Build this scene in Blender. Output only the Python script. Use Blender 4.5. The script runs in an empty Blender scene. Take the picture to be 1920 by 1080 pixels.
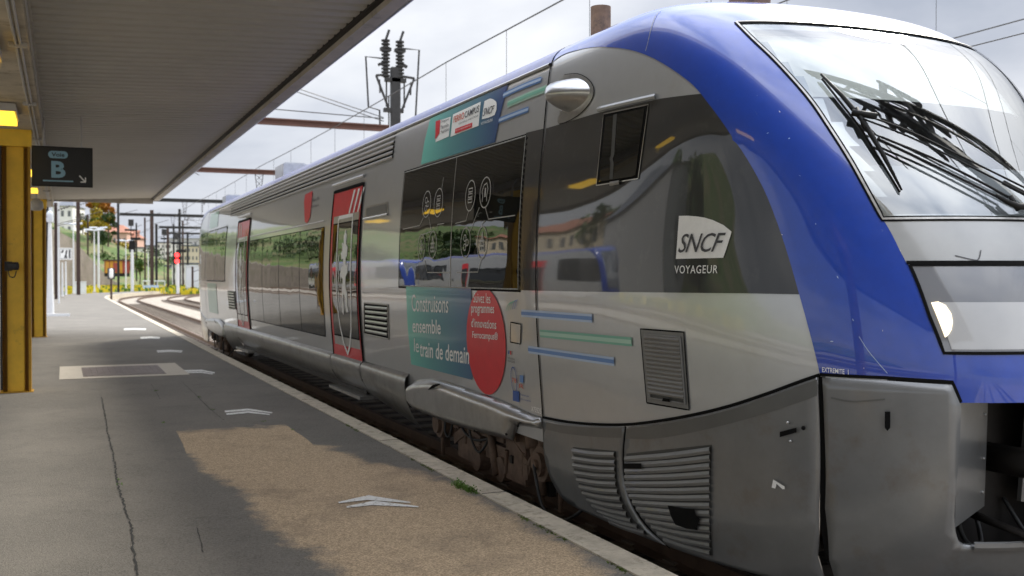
import bpy, math, random
import numpy as np
from mathutils import Vector, Matrix
from mathutils.geometry import delaunay_2d_cdt
random.seed(7)
PI = math.pi
SC = bpy.context.scene
COL = SC.collection

# ------------------------------------------------------------------ camera, world, sun
EYE = 2.0                      # metres above the rail head (z = 0); the platform is at z = 0.25
YAW, PITCH, FPX = 0.4137, 0.0115, 1916.0
cam_d = bpy.data.cameras.new('camera')
cam = bpy.data.objects.new('camera', cam_d); COL.objects.link(cam)
cam.location = (0, 0, EYE); cam.rotation_euler = (PI / 2 - PITCH, 0, -YAW)
cam_d.sensor_width = 36; cam_d.lens = 36 * FPX / 1920
cam_d.clip_start = 0.05; cam_d.clip_end = 3000
cam_d.dof.use_dof = True; cam_d.dof.focus_distance = 7.2; cam_d.dof.aperture_fstop = 2.8
SC.camera = cam

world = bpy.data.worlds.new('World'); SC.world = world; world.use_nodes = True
SUN_EL, SUN_AZ = math.radians(42), math.radians(58)
def build_world():
    nt = world.node_tree; nt.nodes.clear(); L = nt.links
    N = lambda t: nt.nodes.new(t)
    out = N('ShaderNodeOutputWorld'); bg = N('ShaderNodeBackground')
    sky = N('ShaderNodeTexSky'); sky.sky_type = 'NISHITA'; sky.sun_disc = False
    sky.sun_elevation = SUN_EL; sky.sun_rotation = SUN_AZ; sky.air_density = 1.2; sky.dust_density = 2.5
    tc = N('ShaderNodeTexCoord'); mp = N('ShaderNodeMapping'); mp.inputs['Scale'].default_value = (1.6, 1.6, 4.2)
    mp.inputs['Location'].default_value = (3.1, 1.7, .4)
    n1 = N('ShaderNodeTexNoise'); n1.inputs['Scale'].default_value = 1.25; n1.inputs['Detail'].default_value = 7
    n1.inputs['Roughness'].default_value = .52; n1.inputs['Distortion'].default_value = .35
    L.new(tc.outputs['Generated'], mp.inputs['Vector']); L.new(mp.outputs[0], n1.inputs['Vector'])
    cr = N('ShaderNodeValToRGB'); e = cr.color_ramp.elements
    e[0].position = .36; e[0].color = (5.0, 5.6, 6.9, 1)
    e[1].position = .66; e[1].color = (12.4, 12.6, 13.0, 1)
    m = e.new if False else cr.color_ramp.elements.new(.5); m.color = (8.8, 9.2, 10.2, 1)
    L.new(n1.outputs['Fac'], cr.inputs['Fac'])
    mx = N('ShaderNodeMix'); mx.data_type = 'RGBA'; mx.inputs['Factor'].default_value = .9
    L.new(sky.outputs[0], mx.inputs['A']); L.new(cr.outputs[0], mx.inputs['B'])
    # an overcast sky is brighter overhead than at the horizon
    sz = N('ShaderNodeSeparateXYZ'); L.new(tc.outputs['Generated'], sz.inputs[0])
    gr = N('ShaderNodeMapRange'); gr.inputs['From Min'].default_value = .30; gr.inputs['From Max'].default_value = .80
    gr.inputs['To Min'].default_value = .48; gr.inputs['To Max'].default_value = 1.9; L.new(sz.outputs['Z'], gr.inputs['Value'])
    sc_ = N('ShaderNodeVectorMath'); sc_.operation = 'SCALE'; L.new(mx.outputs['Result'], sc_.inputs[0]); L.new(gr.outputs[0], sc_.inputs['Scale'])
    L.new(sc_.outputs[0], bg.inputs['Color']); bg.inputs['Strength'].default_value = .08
    L.new(bg.outputs[0], out.inputs[0])
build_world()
sun_d = bpy.data.lights.new('sun', 'SUN'); sun_d.energy = 2.0; sun_d.angle = math.radians(12); sun_d.color = (1, .95, .86)
sun = bpy.data.objects.new('sun', sun_d); COL.objects.link(sun)
# azimuth measured clockwise from +Y
sd = Vector((math.sin(SUN_AZ) * math.cos(SUN_EL), math.cos(SUN_AZ) * math.cos(SUN_EL), math.sin(SUN_EL)))
sun.rotation_euler = sd.to_track_quat('Z', 'Y').to_euler(); sun.location = (0, 0, 30)
vs = SC.view_settings
vs.view_transform = 'Standard'; vs.look = 'None'; vs.exposure = 1.2; vs.gamma = 1

# ------------------------------------------------------------------ survey helpers
Fw = np.array([math.sin(YAW) * math.cos(PITCH), math.cos(YAW) * math.cos(PITCH), -math.sin(PITCH)])
Rt = np.array([math.cos(YAW), -math.sin(YAW), 0.0]); Up = np.cross(Rt, Fw)
CAM = np.array([0, 0, EYE])
def ray(x, y): return Fw + Rt * (x - 960) / FPX - Up * (y - 540) / FPX
def ground(x, y, z=.25):
    d = ray(x, y); k = (z - EYE) / d[2]; return CAM + d * k
def at(x, y, dist): return CAM + ray(x, y) * dist
def proj(p):
    d = np.asarray(p) - CAM; zc = d @ Fw
    return 960 + FPX * (d @ Rt) / zc, 540 - FPX * (d @ Up) / zc

# ------------------------------------------------------------------ materials
def mat(name, col, rough=.6, metal=0., coat=0., coatr=.03, spec=.5, noise=None, bump=None, emit=None, dirt=None, wave=None):
    """noise=(scale, amount) value variation; bump=(scale, strength, dist); dirt=(scale, colour, lo, hi)"""
    m = bpy.data.materials.new(name); m.use_nodes = True; nt = m.node_tree; L = nt.links
    b = nt.nodes['Principled BSDF']; N = lambda t: nt.nodes.new(t)
    b.inputs['Base Color'].default_value = (*col, 1); b.inputs['Roughness'].default_value = rough
    b.inputs['Metallic'].default_value = metal; b.inputs['Coat Weight'].default_value = coat
    b.inputs['Coat Roughness'].default_value = coatr; b.inputs['Specular IOR Level'].default_value = spec
    tc = N('ShaderNodeTexCoord'); cur = None
    if noise:
        n = N('ShaderNodeTexNoise'); n.inputs['Scale'].default_value = noise[0]; n.inputs['Detail'].default_value = 8
        n.inputs['Roughness'].default_value = .65
        L.new(tc.outputs['Object'], n.inputs['Vector'])
        r = N('ShaderNodeMapRange'); r.inputs['From Min'].default_value = .3; r.inputs['From Max'].default_value = .7
        r.inputs['To Min'].default_value = 1 - noise[1]; r.inputs['To Max'].default_value = 1 + noise[1]
        L.new(n.outputs['Fac'], r.inputs['Value'])
        mx = N('ShaderNodeVectorMath'); mx.operation = 'SCALE'; mx.inputs[0].default_value = col
        L.new(r.outputs[0], mx.inputs['Scale']); cur = mx.outputs[0]
    if dirt:
        n = N('ShaderNodeTexNoise'); n.inputs['Scale'].default_value = dirt[0]; n.inputs['Detail'].default_value = 9
        n.inputs['Roughness'].default_value = .7
        L.new(tc.outputs['Object'], n.inputs['Vector'])
        r = N('ShaderNodeMapRange'); r.inputs['From Min'].default_value = dirt[2]; r.inputs['From Max'].default_value = dirt[3]
        L.new(n.outputs['Fac'], r.inputs['Value'])
        mx = N('ShaderNodeMix'); mx.data_type = 'RGBA'; mx.inputs['B'].default_value = (*dirt[1], 1)
        if cur: L.new(cur, mx.inputs['A'])
        else: mx.inputs['A'].default_value = (*col, 1)
        L.new(r.outputs[0], mx.inputs['Factor']); cur = mx.outputs['Result']
    if cur: L.new(cur, b.inputs['Base Color'])
    if bump or wave:
        bp = bump or wave
        n = N('ShaderNodeTexNoise'); n.inputs['Scale'].default_value = bp[0]; n.inputs['Detail'].default_value = 6 if bump else 1.5
        L.new(tc.outputs['Object'], n.inputs['Vector'])
        bu = N('ShaderNodeBump'); bu.inputs['Strength'].default_value = bp[1]; bu.inputs['Distance'].default_value = bp[2]
        L.new(n.outputs['Fac'], bu.inputs['Height']); L.new(bu.outputs[0], b.inputs['Normal'])
        if coat: L.new(bu.outputs[0], b.inputs['Coat Normal'])
    if emit:
        b.inputs['Emission Color'].default_value = (*emit[0], 1); b.inputs['Emission Strength'].default_value = emit[1]
    return m

M = {}
M['silver'] = mat('silver_paint', (.51, .52, .525), .30, .45, 1, .04, noise=(9, .025), dirt=(1.7, (.42, .40, .37), .6, .95), wave=(1.0, .3, .012))
M['silver_bare'] = mat('bare_silver_metal', (.50, .50, .49), .3, .85, .3, .1, noise=(6, .12), dirt=(4, (.24, .22, .2), .55, .85), wave=(5, .35, .01))
M['bandgrey'] = mat('charcoal_band_paint', (.015, .015, .0145), .6, .0, 1, .035, dirt=(5, (.07, .068, .06), .55, .95), wave=(1.0, .25, .012))
M['blue'] = mat('blue_paint', (.001, .047, .38), .35, .0, 1, .03, noise=(14, .08), dirt=(26, (.12, .17, .42), .66, .8), wave=(1.2, .25, .008))
M['roofblue'] = mat('faded_blue_roof_paint', (.10, .115, .31), .55, 0, .7, .12, noise=(6, .14), dirt=(2.5, (.19, .19, .27), .5, .8))
M['bumper'] = mat('grey_moulded_skirt_paint', (.17, .174, .174), .34, .25, .7, .09, noise=(3, .12), dirt=(2.6, (.13, .10, .075), .54, .8), bump=(260, .12, .002))
M['skirt'] = mat('brushed_skirt_metal', (.34, .34, .33), .34, .8, .3, .15, noise=(5, .14), dirt=(3, (.15, .13, .11), .52, .8), wave=(3, .3, .01))
M['bumpdark'] = mat('skirt_shade_and_scuff_grey', (.115, .116, .113), .42, .2, .4, .12, noise=(4, .1))
M['slat'] = mat('grille_slat_paint', (.20, .20, .195), .45, .3, .2, noise=(20, .06), dirt=(5, (.16, .14, .12), .6, .9))
M['grillback'] = mat('grille_back_panel', (.06, .06, .056), .6, .1, noise=(10, .15))
M['gap'] = mat('dark_gap_rubber', (.006, .006, .006), .9, spec=.15)
M['seal'] = mat('weathered_pale_sealant', (.33, .33, .31), .7, noise=(60, .5))
M['frame'] = mat('brushed_window_frame', (.36, .35, .33), .35, .7, noise=(30, .2))
M['glass'] = mat('tinted_window_glass', (.006, .007, .006), .015, 0, 0, spec=.75, wave=(1.6, .35, .012))
M['glassdoor'] = mat('door_glass', (.012, .012, .011), .015, 0, 0, spec=.7, wave=(1.4, .3, .01))
M['red'] = mat('red_door_paint', (.66, .008, .02), .4, 0, .35, .06, noise=(8, .1), wave=(1.4, .25, .01))
M['white'] = mat('white_lettering_film', (.88, .88, .86), .4, noise=(30, .04))
M['line'] = mat('thin_white_line_film', (.42, .41, .38), .5)
M['ink'] = mat('dark_grey_print', (.05, .05, .055), .5)
M['redink'] = mat('red_print', (.66, .012, .024), .4, 0, .25, .08, noise=(8, .06))
M['orangeink'] = mat('orange_print', (.62, .12, .06), .45)
M['blueink'] = mat('blue_print', (.03, .09, .33), .45)
M['stripeblue'] = mat('blue_stripe_film', (.10, .24, .55), .35, 0, .6)
M['stripepale'] = mat('pale_blue_stripe_film', (.45, .58, .78), .35, 0, .6)
M['stripegreen'] = mat('mint_stripe_film', (.20, .50, .38), .35, 0, .6)
M['stripemint'] = mat('pale_mint_stripe_film', (.42, .66, .54), .35, 0, .6)
M['black'] = mat('satin_black', (.010, .010, .010), .62, spec=.25)
M['rubber'] = mat('black_rubber', (.015, .015, .015), .6)
M['bogie'] = mat('brake_dust_brown_steel', (.135, .088, .06), .8, .1, noise=(9, .35), bump=(30, .4, .01), dirt=(5, (.035, .028, .022), .55, .75))
M['bogiedark'] = mat('oily_black_steel', (.018, .015, .013), .6, .3, noise=(9, .3))
M['wheel'] = mat('worn_wheel_steel', (.10, .075, .055), .5, .6, noise=(6, .3))
M['rust'] = mat('rusty_exhaust_steel', (.20, .13, .085), .8, .2, noise=(9, .35), dirt=(7, (.06, .05, .045), .5, .7))
M['rail_top'] = mat('rail_steel', (.14, .09, .06), .55, .5, noise=(4, .25))
M['sleeper'] = mat('weathered_sleeper', (.16, .13, .10), .85, noise=(6, .3))
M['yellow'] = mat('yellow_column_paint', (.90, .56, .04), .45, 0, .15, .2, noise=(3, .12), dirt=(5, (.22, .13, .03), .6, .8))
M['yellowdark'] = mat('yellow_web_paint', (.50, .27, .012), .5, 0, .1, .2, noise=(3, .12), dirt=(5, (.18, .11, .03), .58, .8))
M['soffit'] = mat('ribbed_soffit_paint', (.48, .45, .39), .6, 0, noise=(.4, .10))
M['beam'] = mat('stained_concrete_beam', (.52, .45, .34), .75, noise=(2.2, .2), dirt=(3.2, (.17, .11, .06), .52, .78), bump=(30, .2, .01))
M['fascia'] = mat('canopy_fascia_paint', (.44, .40, .34), .6, noise=(3, .12), dirt=(2, (.15, .13, .11), .55, .8))
M['zinc'] = mat('grey_zinc', (.45, .47, .50), .4, .6, noise=(8, .15))
M['lamp'] = mat('yellow_lamp_diffuser', (.8, .6, .12), .4, emit=((1, .60, .04), .9))
M['lampbody'] = mat('lamp_housing', (.45, .43, .40), .5, noise=(5, .1))
M['signblack'] = mat('sign_black_face', (.012, .013, .015), .3, noise=(4, .2))
M['signblue'] = mat('sign_pale_blue_lettering', (.26, .46, .58), .5)
M['kerb'] = mat('stone_edge', (.50, .44, .34), .88, noise=(5, .22), dirt=(13, (.20, .17, .12), .52, .72), bump=(34, .6, .010))
M['concrete'] = mat('pale_concrete', (.50, .45, .37), .85, noise=(5, .15), dirt=(5, (.33, .28, .21), .5, .75), bump=(60, .3, .01))
M['grate'] = mat('worn_cover_steel', (.20, .165, .15), .6, .3, noise=(5, .2), bump=(90, .6, .01))
M['paint'] = mat('worn_white_paint', (.72, .71, .67), .7, noise=(20, .15), dirt=(24, (.22, .19, .15), .54, .64))
M['crack'] = mat('crack_dirt', (.028, .027, .024), .9)
M['weed'] = mat('weed_green', (.10, .19, .025), .7, noise=(20, .3))
M['moss'] = mat('moss', (.09, .13, .02), .9, noise=(30, .4))
M['gantry'] = mat('red_oxide_gantry_paint', (.12, .055, .04), .7, .1, noise=(3, .2))
M['mast'] = mat('dark_mast_steel', (.035, .034, .034), .6, .3, noise=(4, .2))
M['mastbrown'] = mat('brown_mast_paint', (.07, .042, .034), .7, .1, noise=(4, .2))
M['wire'] = mat('wire_copper', (.07, .07, .07), .5, .5)
M['insul'] = mat('insulator_brown', (.05, .035, .03), .3)
M['postwhite'] = mat('white_post_paint', (.66, .67, .68), .5, noise=(4, .08))
M['hood'] = mat('lamp_head_white', (.62, .65, .70), .5)
M['stonewall'] = mat('retaining_wall_stone', (.20, .17, .14), .9, noise=(1.2, .3), dirt=(.6, (.09, .09, .05), .5, .7), bump=(3, .7, .06))
M['render_white'] = mat('white_render_wall', (.70, .68, .64), .85, noise=(.3, .06))
M['render_cream'] = mat('cream_render_wall', (.56, .48, .36), .85, noise=(.3, .08))
M['render_salmon'] = mat('salmon_render_wall', (.52, .33, .26), .85, noise=(.3, .08))
M['render_grey'] = mat('grey_render_wall', (.38, .38, .38), .85, noise=(.3, .08))
M['tile'] = mat('clay_tile_roof', (.30, .13, .08), .85, noise=(1, .2))
M['slate'] = mat('slate_roof', (.10, .11, .13), .7, noise=(1, .2))
M['pane'] = mat('dark_house_pane', (.12, .125, .13), .3)
M['wagonyellow'] = mat('faded_yellow_wagon_paint', (.60, .30, .03), .6, noise=(.8, .15), dirt=(1, (.25, .10, .04), .55, .75))
M['wagonred'] = mat('rust_red_wagon_paint', (.30, .06, .04), .7, noise=(.8, .2))
M['redlamp'] = mat('red_signal_lamp', (.8, .02, .02), .4, emit=((1, .03, .03), 2.5))
M['headlamp'] = mat('warm_headlamp', (.9, .85, .7), .3, emit=((1, .82, .55), .8))
M['bark'] = mat('bark', (.09, .065, .045), .9, noise=(5, .3))
M['leafgreen'] = mat('leaf_green', (.065, .13, .02), .6, noise=(.7, .35))
M['leafdark'] = mat('leaf_dark_green', (.035, .075, .015), .6, noise=(.7, .35))
M['leafyellow'] = mat('leaf_yellow', (.36, .27, .02), .6, noise=(.7, .3))
M['leaforange'] = mat('leaf_orange', (.38, .16, .02), .6, noise=(.7, .3))
M['flower'] = mat('yellow_flower', (.62, .50, .02), .7, noise=(.7, .2))
M['headglass'] = mat('headlight_cover_glass', (.21, .22, .24), .03, 0, 1, .01, noise=(2.5, .05))
M['headreflect'] = mat('headlight_painted_reflection', (.50, .51, .52), .05, 0, 1, .01, noise=(3, .05))
M['greypanel'] = mat('pale_grey_nose_panel', (.35, .355, .35), .38, .15, .7, .06, noise=(5, .05), dirt=(3, (.30, .30, .28), .6, .85))
M['cabin'] = mat('cab_interior_grey', (.50, .51, .52), .7, noise=(2, .05))
M['blind'] = mat('pale_cab_blind', (.86, .85, .80), .7, noise=(2, .03))
M['dash'] = mat('cab_dashboard_grey', (.42, .43, .45), .6)

def glass_mat():
    m = bpy.data.materials.new('reflective_windscreen_glass'); m.use_nodes = True; nt = m.node_tree; L = nt.links
    nt.nodes.remove(nt.nodes['Principled BSDF']); out = nt.nodes['Material Output']; N = lambda t: nt.nodes.new(t)
    tr = N('ShaderNodeBsdfTransparent'); tr.inputs[0].default_value = (.80, .83, .82, 1)
    gl = N('ShaderNodeBsdfGlossy'); gl.inputs['Roughness'].default_value = .008; gl.inputs['Color'].default_value = (.95, .97, .98, 1)
    lw = N('ShaderNodeFresnel'); lw.inputs['IOR'].default_value = 1.5
    mr = N('ShaderNodeMapRange'); mr.inputs['To Min'].default_value = .15; mr.inputs['To Max'].default_value = 1
    L.new(lw.outputs[0], mr.inputs['Value'])
    mx = N('ShaderNodeMixShader'); L.new(mr.outputs[0], mx.inputs[0]); L.new(tr.outputs[0], mx.inputs[1]); L.new(gl.outputs[0], mx.inputs[2])
    L.new(mx.outputs[0], out.inputs[0]); return m
M['screen'] = glass_mat()
for k_, io in (('blue', 1.62), ('silver', 1.5), ('bandgrey', 1.55), ('roofblue', 1.4), ('red', 1.4)): M[k_].node_tree.nodes['Principled BSDF'].inputs['Coat IOR'].default_value = io

# ------------------------------------------------------------------ mesh helpers
def world_loc(o):
    v = Vector((0, 0, 0))
    while o: v = v + o.location; o = o.parent
    return v
def tag(o, label=None, cat=None, group=None, kind=None):
    if label: o['label'] = label
    if cat: o['category'] = cat
    if group: o['group'] = group
    if kind: o['kind'] = kind
    return o
def thing(name, label, cat, loc=(0, 0, 0), group=None):
    o = bpy.data.objects.new(name, None); COL.objects.link(o); o.location = tuple(float(c) for c in loc)
    o.empty_display_size = .2
    return tag(o, label, cat, group)
def mesh_obj(name, verts, faces, material, parent=None, smooth=False, mats=None, fm=None):
    off = world_loc(parent) if parent else Vector((0, 0, 0))
    me = bpy.data.meshes.new(name)
    me.from_pydata([(float(v[0]) - off.x, float(v[1]) - off.y, float(v[2]) - off.z) for v in verts], [], faces)
    for m in (mats or [material]): me.materials.append(m)
    if fm: me.polygons.foreach_set('material_index', fm)
    if smooth: me.polygons.foreach_set('use_smooth', [True] * len(me.polygons))
    me.update()
    o = bpy.data.objects.new(name, me); COL.objects.link(o)
    if parent: o.parent = parent
    return o
class MB:
    def __init__(s): s.v = []; s.f = []
    def box(s, a, b, rz=0, c=None):
        x0, y0, z0 = a; x1, y1, z1 = b; n = len(s.v)
        P = [(x0,y0,z0),(x1,y0,z0),(x1,y1,z0),(x0,y1,z0),(x0,y0,z1),(x1,y0,z1),(x1,y1,z1),(x0,y1,z1)]
        if rz:
            cx, cy = c or ((x0+x1)/2, (y0+y1)/2); k, h = math.cos(rz), math.sin(rz)
            P = [(cx+(x-cx)*k-(y-cy)*h, cy+(x-cx)*h+(y-cy)*k, z) for x, y, z in P]
        s.v += P
        s.f += [tuple(n+i for i in q) for q in ((0,3,2,1),(4,5,6,7),(0,1,5,4),(1,2,6,5),(2,3,7,6),(3,0,4,7))]
        return s
    def cbox(s, c, d, rz=0):
        return s.box((c[0]-d[0]/2, c[1]-d[1]/2, c[2]-d[2]/2), (c[0]+d[0]/2, c[1]+d[1]/2, c[2]+d[2]/2), rz)
    def tube(s, pts, r, seg=8, caps=True):
        pts = [Vector([float(c) for c in p]) for p in pts]; n0 = len(s.v); N = len(pts)
        rs = r if isinstance(r, (list, tuple)) else [r] * N
        prev = None
        for i, p in enumerate(pts):
            t = (pts[min(i+1, N-1)] - pts[max(i-1, 0)])
            t = t.normalized() if t.length > 1e-9 else Vector((0, 0, 1))
            if prev is None:
                u = t.cross(Vector((0, 0, 1)))
                if u.length < 1e-3: u = t.cross(Vector((1, 0, 0)))
            else: u = prev - t * prev.dot(t)
            u.normalize(); prev = u; w = t.cross(u)
            for k in range(seg):
                a = 2*PI*k/seg; s.v.append(tuple(p + (u*math.cos(a) + w*math.sin(a)) * rs[i]))
        for i in range(N-1):
            for k in range(seg):
                a = n0+i*seg+k; b = n0+i*seg+(k+1) % seg
                s.f.append((a, b, b+seg, a+seg))
        if caps:
            s.f.append(tuple(n0+k for k in range(seg))[::-1]); s.f.append(tuple(n0+(N-1)*seg+k for k in range(seg)))
        return s
    def bar(s, p, q, w, h):
        """rectangular bar from p to q"""
        p = Vector([float(c) for c in p]); q = Vector([float(c) for c in q]); t = (q-p).normalized()
        u = t.cross(Vector((0,0,1)))
        if u.length < 1e-3: u = Vector((1,0,0))
        u.normalize(); v = u.cross(t); n = len(s.v)
        for e in (p, q):
            for a, b in ((-1,-1),(1,-1),(1,1),(-1,1)): s.v.append(tuple(e + u*a*w/2 + v*b*h/2))
        s.f += [tuple(n+i for i in k) for k in ((0,1,2,3),(7,6,5,4),(0,4,5,1),(1,5,6,2),(2,6,7,3),(3,7,4,0))]
        return s
    def quad(s, *p):
        n = len(s.v); s.v += [tuple(map(float, q)) for q in p]; s.f.append(tuple(range(n, n+len(p)))); return s
    def prism(s, poly, z0, z1):
        n = len(s.v); k = len(poly)
        s.v += [(float(p[0]), float(p[1]), z0) for p in poly] + [(float(p[0]), float(p[1]), z1) for p in poly]
        s.f.append(tuple(range(n, n+k))[::-1]); s.f.append(tuple(range(n+k, n+2*k)))
        for i in range(k):
            j = (i+1) % k; s.f.append((n+i, n+j, n+k+j, n+k+i))
        return s
    def sphere(s, c, r, nu=12, nv=8):
        n = len(s.v); rx, ry, rz = r if isinstance(r, (tuple, list)) else (r, r, r)
        for j in range(1, nv):
            for i in range(nu):
                a = 2*PI*i/nu; b = PI*j/nv
                s.v.append((c[0]+rx*math.cos(a)*math.sin(b), c[1]+ry*math.sin(a)*math.sin(b), c[2]+rz*math.cos(b)))
        t = len(s.v); s.v += [(c[0], c[1], c[2]+rz), (c[0], c[1], c[2]-rz)]
        for j in range(nv-2):
            for i in range(nu):
                a = n+j*nu+i; b = n+j*nu+(i+1) % nu; s.f.append((a, a+nu, b+nu, b))
        for i in range(nu):
            s.f.append((t, n+i, n+(i+1) % nu)); s.f.append((t+1, n+(nv-2)*nu+(i+1) % nu, n+(nv-2)*nu+i))
        return s
    def build(s, name, m, parent=None, smooth=False): return mesh_obj(name, s.v, s.f, m, parent, smooth)
def copy_tree(o, parent=None):
    c = o.copy(); COL.objects.link(c)
    if parent: c.parent = parent
    for ch in [k for k in SC.objects if k.parent == o] if False else KIDS(o): copy_tree(ch, c)
    return c
def KIDS(o): return list(o.children)

# ------------------------------------------------------------------ the railcar's surface
TX = 4.935                      # track centre line
JY = 7.5                        # joint between the nose module and the saloon
HALF = 10.57                    # half length between the two nose joints
#            z     w      L     p
PROF = [(0.20, 1.290, 3.42, 3.9), (0.45, 1.335, 3.56, 3.9), (0.90, 1.365, 3.63, 3.9), (1.35, 1.400, 3.64, 3.9), (1.65, 1.418, 3.62, 3.9),
        (1.90, 1.425, 3.575, 3.9), (2.10, 1.424, 3.51, 3.9), (2.32, 1.418, 3.42, 4.1), (2.75, 1.395, 3.13, 6), (3.17, 1.355, 2.80, 10),
        (3.50, 1.322, 2.50, 12), (3.66, 1.302, 2.31, 10), (3.765, 1.275, 2.12, 9), (3.85, 1.20, 1.88, 8), (3.91, 1.06, 1.60, 7),
        (3.955, .86, 1.30, 5.5), (3.985, .60, .98, 4.2), (4.01, .30, .7, 3.0), (4.015, .0005, .50, 2.6)]
PROF = np.array(PROF)
VK = np.concatenate([[0], np.cumsum(np.hypot(np.diff(PROF[:, 0]), np.diff(PROF[:, 1])))]); VMAX = VK[-1]
def pchip_slopes(x, y):
    h = np.diff(x); d = np.diff(y) / h; m = np.zeros(len(x)); m[0] = d[0]; m[-1] = d[-1]
    for i in range(1, len(x)-1):
        if d[i-1]*d[i] > 0:
            a = 2*h[i]+h[i-1]; b = h[i]+2*h[i-1]; m[i] = (a+b)/(a/d[i-1]+b/d[i])
    return m
PS = [pchip_slopes(VK, PROF[:, k]) for k in range(4)]
def prof(v):
    v = np.clip(v, 0, VMAX); i = np.clip(np.searchsorted(VK, v) - 1, 0, len(VK)-2)
    h = VK[i+1]-VK[i]; t = (v-VK[i])/h
    a = (1+2*t)*(1-t)**2; b = t*(1-t)**2; c = t*t*(3-2*t); d = t*t*(t-1)
    return [a*PROF[i, k]+b*h*PS[k][i]+c*PROF[i+1, k]+d*h*PS[k][i+1] for k in range(4)]
def fair_profile():
    """fair the section tables so that the surface has no ripples"""
    global VK, PROF, PS
    vf = np.linspace(-1, VMAX+1, 1200); vin = np.clip(vf, 0, VMAX); T = np.array(prof(vin)); h = vf[1]-vf[0]
    # continue the tables in a straight line past their ends so that the smoothing keeps the ends in place
    for k in range(4):
        lo = vf < 0; hi = vf > VMAX; T[k][lo] = 2*T[k][~lo][0]-np.interp(-vf[lo], vf, T[k]); T[k][hi] = 2*T[k][~hi][-1]-np.interp(2*VMAX-vf[hi], vf, T[k])
    out = []
    for k, sg in enumerate((.03, .03, .17, .20)):
        n = int(4*sg/h); w = np.exp(-.5*(np.arange(-n, n+1)*h/sg)**2); w /= w.sum(); out.append(np.convolve(T[k], w, 'same'))
    kn = np.linspace(0, VMAX, 90); PROF = np.stack([np.interp(kn, vf, o) for o in out], 1); PROF[-1, 1] = .0005; VK = kn
    PS = [np.gradient(PROF[:, k], VK) for k in range(4)]
fair_profile()
QH = 3.6
def S(q, v):
    """q < 0: metres back from the joint; 0..7.2: round the nose (3.6 = tip). v: metres up the section."""
    q = np.asarray(q, float); v = np.asarray(v, float)
    z, w, Ln, p = prof(v)
    qq = np.clip(q, 0, 2*QH); f = np.where(qq <= QH, qq, 2*QH-qq)/QH
    t = PI/2*f**(np.clip(p/2, 1.9, 3.4))
    a = Ln*np.maximum(np.sin(t), 0)**(2/p); b = w*np.cos(t)*np.where(qq <= QH, 1, -1)
    a = np.where(q < 0, q, a); b = np.where(q < 0, w, b)
    return np.stack([TX-b, JY-a, z+0*q], -1)
def SN(q, v):
    e = 2e-3; q = np.asarray(q, float); v = np.clip(np.asarray(v, float), e, VMAX-e)
    n = np.cross(S(q+e, v)-S(q-e, v), S(q, v+e)-S(q, v-e))
    ln = np.linalg.norm(n, axis=-1, keepdims=True); return n/np.maximum(ln, 1e-12)
_q = np.concatenate([np.arange(-2*HALF, 0, .06), np.arange(0, 7.2, .03)]); _v = np.arange(0, VMAX, .025)
GQ, GV = np.meshgrid(_q, _v, indexing='ij'); GP = S(GQ, GV)
_d = GP-CAM; _zc = _d @ Fw; GX = 960+FPX*(_d @ Rt)/_zc; GY = 540-FPX*(_d @ Up)/_zc
_n = SN(GQ, GV); OK = ((_n*_d).sum(-1) < 0) if (SN(-1., 1.)*np.array([-1, 0, 0])).sum() > 0 else ((_n*_d).sum(-1) > 0)
SGN = 1 if (SN(-1., 1.)*np.array([-1, 0, 0])).sum() > 0 else -1
def uv(x, y):
    D = (GX-x)**2+(GY-y)**2+np.where(OK, 0, 1e9); i = np.unravel_index(np.argmin(D), D.shape)
    q, v = GQ[i], GV[i]
    for _ in range(6):
        e = 1e-3; p0 = np.array(proj(S(q, v))); J = np.stack([(np.array(proj(S(q+e, v)))-p0)/e, (np.array(proj(S(q, v+e)))-p0)/e], 1)
        try: st = np.linalg.solve(J, np.array([x, y])-p0)
        except Exception: break
        st = np.clip(st, -.08, .08)
        qn, vn = q+st[0], min(max(v+st[1], 0), VMAX)
        if np.hypot(*(np.array(proj(S(qn, vn)))-[x, y])) > np.hypot(*(p0-[x, y])): break
        q, v = qn, vn
    return float(q), float(v)
def UV(pts): return [uv(*p) for p in pts]
def v_of_z(z):
    vv = np.linspace(0, VMAX, 3000); return float(np.interp(z, prof(vv)[0], vv))
def on(q, v, off=0.):
    return S(q, v)+SN(q, v)*SGN*np.asarray(off)[..., None] if np.ndim(off) else S(q, v)+SN(q, v)*SGN*off

# ------------------------------------------------------------------ laying panels on the car body
def dense(poly, step=.04, closed=True):
    out = []; n = len(poly)
    for i in range(n if closed else n-1):
        a = np.array(poly[i]); b = np.array(poly[(i+1) % n]); k = max(1, int(np.ceil(np.hypot(*(b-a))/step)))
        out += [tuple(a+(b-a)*t/k) for t in range(k)]
    if not closed: out.append(tuple(poly[-1]))
    return out
def smooth_line(pts, k=5):
    """Catmull-Rom through the points"""
    P = [np.array(p, float) for p in pts]; P = [2*P[0]-P[1]]+P+[2*P[-1]-P[-2]]; out = []
    for i in range(1, len(P)-2):
        for j in range(k):
            t = j/k
            out.append(tuple(.5*((2*P[i])+(-P[i-1]+P[i+1])*t+(2*P[i-1]-5*P[i]+4*P[i+1]-P[i+2])*t*t+(-P[i-1]+3*P[i]-3*P[i+1]+P[i+2])*t**3)))
    out.append(tuple(P[-2])); return out
def inside(px, py, poly):
    poly = np.asarray(poly); x, y = poly[:, 0], poly[:, 1]; x2, y2 = np.roll(x, -1), np.roll(y, -1)
    r = np.zeros(np.shape(px), bool)
    for a, b, c, d in zip(x, y, x2, y2):
        if b == d: continue
        r ^= ((b > py) != (d > py)) & (px < (c-a)*(py-b)/(d-b)+a)
    return r
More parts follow.
